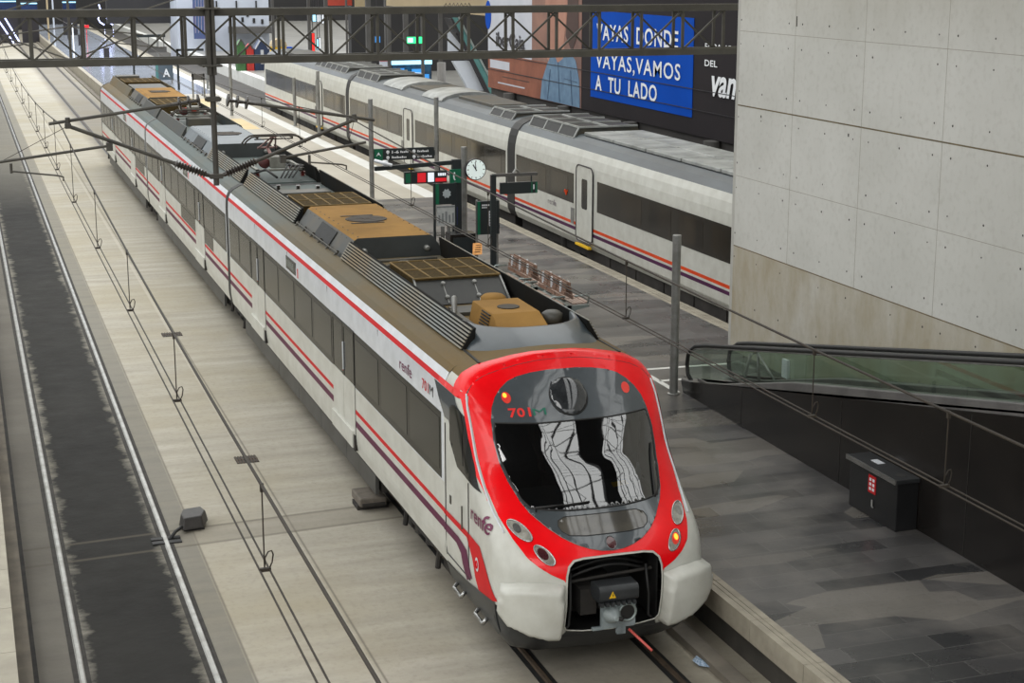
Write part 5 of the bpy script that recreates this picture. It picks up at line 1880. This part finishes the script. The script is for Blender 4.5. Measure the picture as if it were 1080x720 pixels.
R0, R1 = 4.0, 29.0
rp = thing('moving_ramp', 'black sided moving ramp with green glass balustrades rising in front of the concrete wall', 'moving walkway', (14.3, 29, PZ))
mb = MB()
mb.prism([(R1 - .12, PZ), (R1 - .02, PZ + .2), (R1, ramp_z(R1)), (R0, ramp_z(R0) + .0), (R0, PZ)], 'x', 13.33, 13.40)
mb.build('side_panel', 'gloss_black', rp)
mb = MB()
for k in range(6):
    y = 26.3 - k * 3.6
    mb.box(13.326, 13.331, y - .008, y + .008, PZ + .02, ramp_z(y) - .05)
mb.build('panel_seam', plain('panel_seam_dark', (40, 38, 36), (34, 32, 30), 2, .4), rp)
for xa, xb, ys_ in ((13.36, 13.62, R1 + .05), (14.22, 14.46, 29.1)):
    mb = MB()
    zb = (lambda y: ramp_z(y) + .03)
    mb.prism([(ys_, zb(R1) - .06), (R0, zb(R0) - .06), (R0, zb(R0) + .16), (24.5, zb(24.5) + .15), (R1 - .8, zb(R1) + .09), (ys_, zb(R1) + .02)], 'x', xa, xb)
    mb.build('deck_trim', 'trough', rp, bevel=.015)
mb = MB(); mb.prism([(R1, ramp_z(R1) - .2), (R0, ramp_z(R0) - .2), (R0, ramp_z(R0) - .02), (R1, ramp_z(R1) - .12)], 'x', 13.62, 14.22); mb.build('tread', plain('ramp_tread', (60, 60, 60), (48, 48, 48), 20, .6, sc=(6, 1, 1)), rp)


def balustrade(x, ys_, h):
    def line(off, y):
        return ramp_z(y) + off
    # glass panes
    a = ys_ - .12
    k = 0
    step = 2.35
    top = lambda y: (interp(y, [R0, ys_ - 1.6, ys_ - .3, ys_], [ramp_z(R0) + h, ramp_z(ys_ - 1.6) + h, ramp_z(ys_ - .3) + h - .02, ramp_z(ys_) + h - .25]))
    while a > R0:
        b = max(R0, a - step)
        pts = []
        n = 6
        for q in range(n + 1):
            y = a + (b - a) * q / n
            pts.append((y, top(y)))
        pts += [(b, ramp_z(b) + .1), (a, ramp_z(a) + .05)]
        mb = MB(); mb.prism(pts, 'x', x - .006, x + .006)
        mb.build('glass_pane', 'glass', rp)
        a = b - .012
    pts = [(x, ys_ - .28, ramp_z(ys_) + .02), (x, ys_ - .06, ramp_z(ys_) + .14), (x, ys_, ramp_z(ys_) + .34), (x, ys_ - .04, ramp_z(ys_) + .54), (x, ys_ - .18, ramp_z(ys_) + h - .06), (x, ys_ - .4, ramp_z(ys_ - .4) + h - .02)]
    y = ys_ - .9
    while y > R0:
        pts.append((x, y, ramp_z(y) + h)); y -= 2.0
    mb = MB(); mb.tube(pts, .042, 8)
    mb.build('handrail', 'black', rp, True)
    mb = MB(); mb.tube([(p[0], p[1] - .0, p[2] - .045) for p in pts[4:]], .022, 6); mb.build('rail_channel', 'steel', rp, True)


balustrade(13.46, 29.0, .74)
balustrade(14.38, 29.0, .72)
# newel gate at the foot of the ramp
mb = MB()
mb.tube([(14.28, 27.4, 1.0), (14.2, 27.4, 1.9), (14.05, 27.4, 1.86), (13.85, 27.4, 1.05)], .03, 8)
mb.tube([(14.2, 27.4, 1.88), (14.25, 26.6, 1.4)], .026, 8)
mb.build('entry_gate', 'steel', rp, True)
mb = MB(); mb.box(14.30, 14.36, 26.4, 26.6, 1.6, 1.95); mb.build('gate_sign', 'upwhite', rp)
mb = MB(); mb.box(13.5, 14.3, 28.2, 29.2, .82, 1.06); mb.box(13.42, 13.46, 25.5, 28.4, 1.14, 1.2); mb.build('landing_plate', 'trough', rp)

# fire cabinet against the ramp
o = thing('fire_cabinet', 'low black steel cabinet with a red notice standing against the ramp side', 'cabinet', (13.12, 21, PZ))
mb = MB(); mb.box(12.95, 13.32, 20.32, 21.70, PZ, 1.56); mb.build('body', plain('cabinet_black', (26, 26, 27), (34, 34, 35), 1, .35), o, bevel=.01)
mb = MB(); mb.box(12.90, 13.32, 20.28, 21.74, 1.56, 1.63); mb.build('lid', plain('cabinet_lid', (46, 47, 48), (38, 39, 40), 2, .3), o, bevel=.012)
mb = MB(); mb.box(12.885, 12.905, 20.28, 21.74, 1.56, 1.635); mb.build('lid_edge', 'chrome', o)
mb = MB(); mb.box(12.94, 12.951, 20.92, 21.13, 1.20, 1.48); mb.build('red_notice', plain('notice_red', (204, 26, 32), (188, 22, 28), 3, .4), o)
mb = MB()
for y0 in (21.04, 20.95):
    for k in range(3):
        mb.box(12.936, 12.941, y0 - .0, y0 + .055, 1.24 + k * .075, 1.285 + k * .075)
mb.build('notice_pictogram', 'lettering', o)
mb = MB(); mb.prism(ellipse(13.12, 20.5, .08, .09, 0, 16), 'z', 1.628, 1.634); mb.build('lid_hole', 'black', o)
mb = MB(); mb.box(13.08, 13.2, 21.1, 21.32, 1.63, 1.636); mb.build('lid_label', 'upwhite', o)
mb = MB(); mb.tube([(12.94, 21.0, 1.1), (12.93, 20.98, 1.0), (12.94, 20.95, .98)], .015, 6); mb.build('latch', 'steel', o)

# ================================================================== small things on the tracks
o = thing('track_magnet', 'dark signalling box clamped beside the right rail of the empty track', 'signal device', (3.2, 26.0, 0))
mb = MB()
mb.prism([(2.98, 25.95), (3.34, 26.02), (3.46, 26.35), (3.40, 26.62), (3.04, 26.55), (2.96, 26.25)], 'z', .04, .24, taper=((3.2, 26.28), .82)); mb.build('housing', 'magnet', o, bevel=.02)
mb = MB(); mb.box(3.02, 3.36, 26.08, 26.5, -.01, .06); mb.build('foot', 'black', o)
mb = MB(); mb.tube([(2.98, 26.0, .1), (2.85, 25.85, .08), (2.74, 25.72, .0)], .03, 7); mb.build('cable', 'black', o, True)
mb = MB(); mb.box(2.45, 2.92, 25.55, 25.68, -.01, .012); mb.box(2.45, 2.92, 25.75, 25.86, -.01, .012); mb.build('rail_clamp', 'black', o)
o = thing('track_box', 'dusty flat box on the slab beside the wheels of the red nosed train', 'trackside box', (6.2, 26.4, 0))
mb = MB(); mb.box(6.02, 6.5, 26.1, 26.75, .06, .22); mb.build('housing', 'stone', o, bevel=.03)
mb = MB(); mb.box(6.06, 6.46, 26.06, 26.1, .08, .13); mb.box(6.0, 6.54, 26.2, 26.6, -.01, .07); mb.build('bracket', 'under', o)
for x, y, w, lab in ((4.68, 29.75, .42, 'small iron drain grating in the slab joint nearest the train nose'), (4.68, 41.0, .5, 'iron drain grating in the slab joint halfway along the train')):
    o = thing('drain_grating', lab, 'drain', (x, y, 0), 'drain gratings in the slab joint')
    mb = MB(); mb.box(x - w / 2, x + w / 2, y - .22, y + .22, -.02, -.008); mb.build('pit', 'black', o)
    mb = MB()
    for k in range(8):
        xx = x - w / 2 + w * (k + .5) / 8
        mb.box(xx - .014, xx + .014, y - .22, y + .22, -.01, .006)
    mb.box(x - w / 2, x + w / 2, y - .015, y + .015, -.01, .005); mb.build('bars', 'railrust', o)
o = MB().add([(8.93, 18.55, .02), (9.02, 18.4, .05), (9.06, 18.62, .03), (9.0, 18.78, .06), (8.9, 18.7, .04), (8.98, 18.58, .09)], [(0, 1, 5), (1, 2, 5), (2, 3, 5), (3, 4, 5), (4, 0, 5), (4, 3, 2, 1, 0)]).build('litter', 'paper')
o.location = (-.08, -.1, 0)
o['kind'] = 'thing'
tag(o, 'crumpled blue and white wrapper lying beside the rail in front of the train', 'litter')

# ================================================================== advertising hoarding beyond the long distance train
BX = 22.5
bb = thing('billboard', 'long advertising hoarding with blue panel, white capitals and a photo of a person in denim', 'billboard', (BX, 57, 3.7))
mb = MB(); mb.box(BX, BX + .3, 30, 70.2, 3.72, 8.6); mb.build('backing', 'charcoal', bb)


def sheet(name, pts, mat, lift):
    mb = MB(); mb.prism(pts, 'x', BX - lift, BX - lift + .012)
    return mb.build(name, mat, bb)


def rect(y0, y1, z0, z1):
    return [(y0, z0), (y1, z0), (y1, z1), (y0, z1)]


sheet('blue_panel', rect(48.55, 57.6, 4.27, 7.44), 'blue', .02)
sheet('pale_wall_picture', rect(64.3, 70.2, 5.25, 8.6), 'poster_sky', .012)
sheet('blurred_picture', rect(58.6, 64.3, 3.73, 8.6), plain('poster_blur_brown', (146, 106, 90), (108, 80, 72), .5, .5), .012)
sheet('terracotta_picture', rect(61.8, 70.2, 3.73, 5.25), 'brick', .014)
for y0, y1, z0, z1, m in ((67.2, 69.9, 4.62, 4.98, 'poster_sky'), (65.2, 68.8, 4.0, 4.06, 'poster_sky'), (62.6, 66.5, 4.52, 4.56, 'hair'), (64.6, 68.2, 4.30, 4.34, 'hair'), (61.8, 70.2, 3.74, 3.9, 'brick')):
    sheet('picture_detail', rect(y0, y1, z0, z1), m, .018)
sheet('neck', [(60.4, 5.2), (62.0, 5.0), (62.6, 5.6), (62.2, 6.6), (62.7, 7.5), (62.4, 8.6), (59.9, 8.6), (60.2, 7.2), (60.5, 6.2)], 'skin', .02)
sheet('hair', [(60.2, 8.6), (59.0, 8.6), (58.9, 6.6), (59.6, 5.8), (60.3, 6.4), (60.1, 7.4)], 'hair', .024)
sheet('denim_jacket', [(58.7, 3.75), (63.2, 3.75), (63.0, 4.5), (62.4, 5.2), (61.7, 5.75), (61.2, 5.3), (60.6, 5.5), (60.0, 5.85), (59.2, 5.5), (58.8, 4.8)], 'denim', .028)
for p in (((60.9, 3.8), (61.1, 5.35)), ((59.5, 3.8), (59.7, 5.1)), ((62.3, 3.8), (62.0, 5.0)), ((59.0, 4.7), (60.4, 4.75))):
    mb = MB(); mb.bar((BX - .042, p[0][0], p[0][1]), (BX - .042, p[1][0], p[1][1]), .03, .01, up=(1, 0, 0)); mb.build('jacket_seam', plain('denim_seam', (70, 94, 122), (60, 84, 110), 3, .5), bb)
sheet('logo_disc', ellipse(70.15, 6.9, .42, .62), 'blue', .03)
for z in (4.55, 5.2):
    mb = MB(); mb.box(BX - .045, BX - .03, 44, 70.2, z - .012, z + .012); mb.build('sheet_joint', 'ink', bb)
on_bb = lambda y0, z0: (lambda u, v: Vector((BX - .04, y0 - u, z0 + v)))
lettering('slogan', 'VAYAS  DONDE', .80, on_bb(57.0, 6.42), 'lettering', bb, width=7.3, bold=.015, space=1.12)
lettering('slogan', 'VAYAS,VAMOS', .76, on_bb(57.03, 5.40), 'lettering', bb, width=7.55, bold=.008, space=1.12)
lettering('slogan', 'A  TU  LADO', .78, on_bb(57.06, 4.56), 'lettering', bb, width=5.7, bold=.015, space=1.12)
lettering('bank_name', 'iberCaja', .85, on_bb(69.0, 5.62), 'ink', bb, width=3.85, bold=.02)
lettering('small_slogan', 'EL BANCO', .28, on_bb(47.64, 6.50), 'lettering', bb, width=2.3, bold=.004)
lettering('small_slogan', 'DEL', .28, on_bb(47.64, 5.99), 'lettering', bb, width=.92, bold=.004)
lettering('script_slogan', 'vamos', 1.25, on_bb(47.1, 5.12), 'lettering', bb, width=3.4, shear=.25, bold=.03)
struct(MB().box(BX + .1, BX + .5, 30, 70.1, -.5, 3.72).build('wall_hoarding', plain('dark_plinth', (58, 54, 52), (44, 42, 40), .5, .7)))
struct(MB().box(BX + .05, BX + .6, 30, 92, 8.6, 20).build('wall_upper', 'beige'))
struct(MB().box(BX + .9, BX + 1.4, 70.9, 92, 6.75, 12).build('trim', 'beige'))
for k, y in enumerate((46.8, 53.4, 60.2, 66.9)):
    o = MB().tube([(BX - .1, y, -.4), (BX - .1, y, 3.7)], .28, 16).build('pillar', 'dgrey', None, 40)
    tag(o, 'round grey pillar under the hoarding, ' + ('first', 'second', 'third', 'fourth')[k] + ' from the concrete wall', 'pillar', 'pillars under the hoarding')

# ================================================================== the far end of the hall
struct(MB().box(21.6, 60, 70.3, 238, -.5, .8).build('floor', plain('far_platform_floor', (150, 148, 142), (128, 126, 122), .4, .35)))
struct(MB().box(21.0, 21.6, 70.3, 238, -.5, .8).build('trim', 'whiteline'))
struct(MB().box(-30, 62, 238, 239, -1, 24).build('wall_back', 'dark'))
struct(MB().box(14.14, 20.2, 165, 166, 3.3, 14).build('wall_dark', 'dark'))
struct(MB().box(20.2, 28.98, 160, 166, -.4, 14).build('wall_white', 'facade'))
struct(MB().box(28.98, 60, 125, 126, -.4, 20).build('wall_concourse', 'dark'))
mb = MB()
for k in range(4):
    mb.box(22.0 + k * 1.9, 22.14 + k * 1.9, 159.9, 160, 4.8, 5.5)
for x, z in ((25.9, 4.4), (26.8, 4.0), (26.3, 3.5), (27.4, 3.4), (28.2, 3.3), (27.9, 4.4), (24.0, 4.2)):
    mb.box(x, x + .22, 159.9, 160, z, z + .45)
o = struct(mb.build('window_slots', 'dark'))
struct(MB().box(25.0, 28.98, 157.5, 160, 2.5, 3.1).build('trim', 'dgrey'))
o = thing('hanging_poster', 'tall blue and violet banner hanging on the far white wall', 'banner', (22.2, 158, 2))
mb = MB(); mb.box(21.45, 22.98, 158, 158.1, 2.05, 7); mb.build('cloth', plain('banner_blue', (54, 92, 132), (84, 70, 116), .6, .5, sc=(2, 1, .4)), o)
mb = MB()
for k in range(5):
    mb.bar((21.6 + k * .28, 157.97, 2.6), (21.75 + k * .25, 157.97, 6.4 - .3 * (k % 2)), .07, .03)
mb.build('stripe', plain('banner_grey', (152, 150, 170), (132, 120, 140), 1, .5), o)
for (nm, x0, x1, z1, zt, m, lab) in (('green', 20.95, 21.6, 2.8, 3.2, 'hutgreen', 'green gabled booth on the far platform, leftmost of three'), ('red', 21.68, 22.25, 2.5, 2.9, 'hutred', 'red gabled booth on the far platform between green and navy booths'),
                                     ('blue', 22.32, 23.5, 2.5, 3.3, 'hutblue', 'navy gabled booth on the far platform, rightmost of three')):
    o = thing('gabled_booth', lab, 'booth', ((x0 + x1) / 2, 130, .8))
    mb = MB(); mb.prism([(x0, .8), (x1, .8), (x1, z1), ((x0 + x1) / 2, zt), (x0, z1)], 'y', 130, 131); mb.build('body', m, o)
    mb = MB(); xc = (x0 + x1) / 2
    for a, b in ((x0 + .05, xc), (x1 - .05, xc)):
        mb.bar((a, 129.98, z1 - .03), (b, 129.98, zt + .05), .1, .08, up=(0, 1, 0))
    mb.build('roof', 'dgrey' if nm != 'blue' else 'facade', o)
    mb = MB(); mb.box(xc - .12, xc + .12, 129.96, 130, 1.3, z1 - .1); mb.build('panel', 'facade' if nm == 'blue' else m, o)
o = thing('kiosk', 'round topped yellow and beige kiosk far behind the white train roof', 'kiosk', (23.9, 128, .8))
mb = MB(); mb.box(23.3, 24.4, 127.6, 128.6, .8, 2.75); mb.build('counter', 'yellow', o)
mb = MB(); mb.prism([(23.85 + .6 * math.cos(math.pi * k / 10), 2.75 + .6 * math.sin(math.pi * k / 10)) for k in range(11)], 'y', 127.5, 128.7); mb.build('hood', 'beige', o)
mb = MB(); mb.box(24.42, 24.9, 127.6, 128.4, .8, 2.7); mb.build('side_panel', 'blue', o)
o = thing('silver_canopy', 'low curved silver canopy showing over the far end of the white train roof', 'canopy', (23.2, 120, .8))
mb = MB(); mb.prism([(21.9, 2.2), (22.2, 2.55), (22.8, 2.8), (23.6, 2.88), (24.3, 2.7), (24.7, 2.3), (24.7, 2.2)], 'y', 119, 121.5); mb.build('shell', 'carsilver', o)
mb = MB(); mb.box(22.1, 22.25, 119.2, 121.2, .8, 2.4); mb.box(24.4, 24.55, 119.2, 121.2, .8, 2.4); mb.build('leg', 'dgrey', o)
cols = [(22.95, 23.15, 112), (23.27, 23.5, 108), (24.0, 24.12, 105), (24.15, 24.45, 100), (24.2, 24.3, 95), (26.28, 26.45, 95), (25.94, 26.14, 90), (22.3, 22.5, 122), (27.6, 27.9, 104), (28.4, 28.8, 112)]
for k, (a, b, y) in enumerate(cols):
    o = MB().box(a, b, y, y + (b - a), .8, 14).build('hall_column', 'dgrey')
    tag(o, 'thin dark grey column in the unlit hall behind the white train', 'column', 'dark hall columns')
for (x0, x1, z0, z1, y, m, lab) in ((23.88, 24.14, 5.1, 5.7, 115, 'screen_cyan', 'narrow lit screen, leftmost of three above the far hall'), (24.24, 24.48, 5.05, 5.74, 115, 'screen_white', 'narrow lit screen, middle one of three above the far hall'),
                                    (24.58, 24.8, 4.95, 5.7, 115, 'screen_white', 'narrow lit screen, rightmost of three above the far hall'), (23.21, 23.37, 3.1, 4.4, 112, 'screen_ruby', 'upright red lit strip in the far hall'),
                                    (23.55, 23.62, 3.3, 4.0, 112, 'screen_cyan', 'thin bluish lit strip right of the red one'), (23.70, 23.80, 3.3, 4.1, 112, 'screen_white', 'thin white lit strip right of the bluish one'),
                                    (25.38, 26.42, 4.46, 4.84, 95, 'exit_green', 'green lit exit sign in the dark hall'), (23.7, 24.0, 4.5, 4.85, 96, 'screen_blue', 'small tilted blue screen left of the green exit sign')):
    o = thing('lit_sign', lab, 'lit sign', ((x0 + x1) / 2, y, z0))
    mb = MB(); mb.box(x0 - .03, x1 + .03, y, y + .15, z0 - .03, z1 + .03); mb.build('case', 'ink', o)
    mb = MB(); mb.box((x0 + x1) / 2 - .02, (x0 + x1) / 2 + .02, y + .06, y + .1, z1, 14); mb.build('hanger', 'ink', o)
    mb = MB(); mb.box(x0, x1, y - .02, y, z0, z1); mb.build('lit_face', m, o)
    if m == 'exit_green':
        mb = MB(); mb.box(25.42, 25.75, y - .03, y - .018, 4.52, 4.78); mb.build('pictogram', 'screen_white', o)
o = thing('fascia_banner', 'red orange fascia board high over the far hall', 'fascia', (24.7, 110, 6.2))
MB().box(23.9, 25.6, 110, 110.3, 6.3, 7.2).build('board', plain('fascia_red', (196, 74, 56), (180, 66, 50), 1, .5), o)
o = thing('fascia_banner', 'short beige fascia board right of the red one', 'fascia', (26, 109, 6.2))
MB().box(25.6, 26.6, 109, 109.3, 6.1, 7.2).build('board', 'beige', o)
o = thing('shop_front', 'glowing blue shop front under the gantry beyond the white train', 'shop front', (27, 100, .8))
mb = MB(); mb.box(25.7, 28.3, 100, 101, .8, 3.2); mb.build('frame', 'ink', o)
mb = MB(); mb.box(25.75, 28.25, 99.96, 100, 1.2, 2.9); mb.build('window', plain('shop_blue', (40, 90, 120), (22, 46, 70), 1.6, .2), o)
mb = MB(); mb.box(25.7, 28.3, 99.9, 100, 2.92, 3.16); mb.build('lit_header', 'screen_cyan', o)
mb = MB(); mb.box(25.85, 26.5, 99.9, 99.96, 1.9, 2.7); mb.box(27.55, 28.1, 99.9, 99.96, 1.3, 2.3); mb.build('lit_display', 'screen_blue', o)
o = thing('lit_board', 'white and blue lit advertising board in front of the blue shop front', 'advertising board', (27, 98.8, .8))
mb = MB(); mb.box(26.72, 27.38, 98.8, 98.95, .8, 2.7); mb.build('board', 'screen_blue', o)
mb = MB(); mb.bar((26.8, 98.78, 2.5), (27.3, 98.78, 2.45), .14, .02); mb.bar((26.85, 98.78, 2.2), (27.25, 98.78, 2.15), .12, .02); mb.bar((26.85, 98.78, 1.95), (27.3, 98.78, 1.9), .1, .02); mb.build('lit_band', 'screen_white', o)
o = thing('wall_poster', 'small white poster with a red band left of the blue shop front', 'poster', (25.2, 100, .8))
mb = MB(); mb.box(24.95, 25.5, 100, 100.1, .8, 3.3); mb.build('sheet', 'facade', o)
mb = MB(); mb.box(24.95, 25.5, 99.97, 100, 2.65, 2.8); mb.box(24.95, 25.5, 99.97, 100, 3.15, 3.3); mb.build('red_band', 'stripe', o)
struct(MB().box(22.6, 29, 94, 116, 14, 14.6).build('ceiling', 'dark'))
# escalator coming down beside the hoarding
o = thing('escalator', 'escalator with teal glass sides descending behind the white train roof', 'escalator', (26, 85, .8))
mb = MB(); mb.prism([(25.1, 6.3), (25.45, 6.3), (28.4, .8), (27.9, .8)], 'y', 84.6, 84.75); mb.build('glass_side', 'teal', o)
mb = MB(); mb.prism([(25.0, 6.25), (25.12, 6.25), (27.95, .8), (27.7, .8)], 'y', 84.5, 85.8); mb.build('truss', 'ink', o)
mb = MB(); mb.bar((25.45, 84.6, 6.32), (27.9, 84.6, 1.75), .08, .1); mb.build('handrail', 'grey', o)
mb = MB(); mb.prism([(25.0, 5.6), (25.0, 4.3), (26.1, 4.3)], 'y', 84.8, 85.2); mb.prism([(25.2, 4.0), (26.2, 4.0), (27.0, 2.4), (26.1, 2.4)], 'y', 84.8, 85.2); mb.build('side_panel', 'facade', o)
for k in range(14):
    mb = MB(); x = 25.2 + k * .17; z = 6.0 - k * .31
    mb.box(x, x + .2, 84.8, 85.6, z - .3, z); mb.build('step', 'dgrey', o)
o = MB().tube([(25.47, 88, .8), (25.47, 88, 3.75)], .24, 14).build('pillar', plain('pale_pillar', (150, 148, 146), (132, 130, 128), 1, .5), None, 40)
tag(o, 'pale round pillar beside the foot of the escalator', 'pillar')
# left of it: lit shop windows and tube lamps over the tracks
for (x0, x1, z0, z1, y, m, lab) in ((4.6, 7.04, 3.6, 4.75, 200, 'screen_blue', 'dim blue shop window at the far top left corner'), (7.45, 9.36, 3.6, 4.5, 200, 'screen_blue', 'dim blue shop window right of the corner one'), (12.1, 13.7, 3.5, 4.6, 200, 'screen_blue', 'blue shop window beyond the pale far platform')):
    o = thing('shop_window', lab, 'shop window', ((x0 + x1) / 2, y, z0))
    mb = MB(); mb.box(x0, x1, y, y + .4, -.1 if x0 < 11 else .8, z1 + .2); mb.build('frame', 'ink', o)
    mb = MB(); mb.box(x0 + .06, x1 - .06, y - .03, y, z0, z1); mb.build('glass', plain('dim_blue_glass', (36, 56, 98), (20, 28, 48), .6, .15), o)
    mb = MB(); mb.box(x0 + .05, x1 - .05, y - .06, y - .03, z1 - .1, z1 + .02); mb.build('lit_edge', 'screen_cyan', o)
for p, lab in ((((5.0, 199.4, 2.45), (6.42, 199.4, .03)), 'slanting blue white tube lamp at the left edge'), (((5.54, 199.4, 3.05), (7.1, 199.4, .03)), 'slanting blue white tube lamp right of the first')):
    tag(MB().tube(p, .075, 8).build('tube_lamp', 'tube_blue'), lab, 'lamp')
for cx, lab in ((15.75, 'bent blue white tube lamp over the far platform, left one'), (16.7, 'bent blue white tube lamp over the far platform, right one')):
    tag(MB().tube([(cx + .6, 195, .8), (cx + .62, 195, 1.6)], .03, 6).tube([(cx + .1, 195, 4.4), (cx + .35, 195, 3.5), (cx + .1, 195, 3.2), (cx - .05, 195, 2.8), (cx + .15, 195, 2.4), (cx + .6, 195, 2.1)], .07, 8).build('tube_lamp', 'tube_blue', None, True), lab, 'lamp')
for x0, x1, z1, y, m, lab in ((9.82, 10.0, 7, 190, 'beige', 'pale column standing by the far track end'), (10.42, 10.58, 7, 190, 'facade', 'paler column right of the beige one by the far track end')):
    tag(MB().box(x0, x1, y, y + .3, -.2, z1).build('hall_column', m), lab, 'column')
tag(MB().box(9.80, 9.9, 150, 150.15, .8, 3.9).build('light_pillar', 'screen_white'), 'bright white lit pillar at the edge of the far platform', 'lamp')
tag(MB().box(13.0, 13.5, 180, 180.3, 2.3, 2.65).box(13.2, 13.26, 180.05, 180.1, .8, 2.3).build('red_light', 'screen_red'), 'small red light over the far platform', 'lamp')
for x0, x1, y, z1, lab in ((11.9, 12.2, 190, 1.95, 'small dark bin far along the pale platform'), (12.0, 12.4, 175, 1.85, 'dark bin nearer than the small one on the pale platform'), (12.0, 12.45, 145, 1.95, 'largest dark bin on the pale platform')):
    o = thing('waste_bin', lab, 'bin', ((x0 + x1) / 2, y, .8))
    mb = MB(); mb.box(x0, x1, y, y + .4, .8, z1); mb.build('body', 'ink', o, bevel=.02)
    mb = MB(); mb.box(x0 - .02, x1 + .02, y - .02, y + .42, z1, z1 + .06); mb.build('lid', 'dgrey', o)
# distant platform furniture
o = thing('sector_sign', 'dark sign with a white letter A and blue green edge on the cream floor', 'sign', (13.8, 118, .8))
mb = MB(); mb.box(13.24, 14.45, 118, 118.15, 1.05, 2.1); mb.build('panel', plain('sector_panel', (86, 98, 108), (76, 88, 98), 1, .4), o)
mb = MB(); mb.box(13.24, 13.42, 117.97, 118, 1.05, 2.1); mb.build('edge', 'teal', o)
lettering('letter', 'A', .78, lambda u, v: Vector((13.72 + u, 117.96, 1.28 + v)), 'lettering', o, width=.5, bold=.02)
mb = MB(); mb.box(13.3, 13.4, 118.02, 118.12, .8, 1.05); mb.box(14.3, 14.4, 118.02, 118.12, .8, 1.05); mb.build('leg', 'steel', o)
o = thing('portal_sign', 'grey portal sign frame on the cream floor right of the letter A sign', 'sign', (14.4, 105, .8))
for x in (14.05, 14.76):
    mb = MB(); mb.box(x - .05, x + .05, 105, 105.1, .8, 2.3); mb.build('leg', 'steel', o)
mb = MB(); mb.box(14.0, 14.8, 105, 105.1, 1.9, 2.3); mb.build('panel', 'dgrey', o)
o = thing('display_arm', 'far dark post with an arm over a small slate display board', 'sign support', (12.45, 125, .8))
mb = MB(); mb.box(12.38, 12.52, 125, 125.15, .8, 3.9); mb.build('post', 'signdark', o)
mb = MB(); mb.box(12.4, 14.85, 125, 125.15, 3.72, 3.92); mb.build('arm', 'signdark', o)
mb = MB(); mb.box(12.34, 12.42, 124.95, 125.0, 2.4, 2.9); mb.build('green_plate', 'green', o)
mb = MB(); mb.box(13.5, 14.9, 124.95, 125.05, 2.6, 3.02); mb.build('board', 'dgrey', o)
mb = MB(); mb.box(13.6, 13.64, 125, 125.1, 3.0, 3.75); mb.box(14.7, 14.74, 125, 125.1, 3.0, 3.75); mb.build('hanger', 'signdark', o)
o = thing('display_arm', 'far dark post with a bare arm between the letter A sign and the drop mast', 'sign support', (14.05, 112, .8))
mb = MB(); mb.box(13.98, 14.12, 112, 112.15, .8, 3.5); mb.build('post', 'signdark', o)
mb = MB(); mb.box(14.0, 15.8, 112, 112.15, 3.35, 3.5); mb.build('arm', 'signdark', o)
steel_post(15.98, 112, 3.2, 'thin distant grey post left of the drop mast')
steel_post(14.6, 128, 3.0, 'farthest grey post, behind the letter A sign')
o = thing('track_screen', 'long low green screen panel between the far tracks', 'screen', (22.6, 135, .6))
mb = MB(); mb.box(21.64, 23.48, 135, 135.2, .55, 1.25); mb.build('panel', plain('screen_panel_green', (92, 140, 116), (80, 126, 104), .8, .5), o)
mb = MB(); mb.box(23.73, 24.73, 135, 135.2, .4, 1.05); mb.build('olive_panel', plain('screen_panel_olive', (110, 112, 86), (96, 98, 74), .8, .5), o)
mb = MB(); mb.box(21.6, 21.66, 135, 135.2, -.3, 1.3); mb.box(23.5, 23.6, 135, 135.2, -.3, 1.2); mb.build('post', 'dgrey', o)
# the next tracks in the hall run on as dark beds
struct(MB().box(17.2, 20.8, 97.5, 236, -.3, -.01).build('trim', plain('dark_far_bed', (70, 66, 62), (54, 51, 48), .6, .85)))
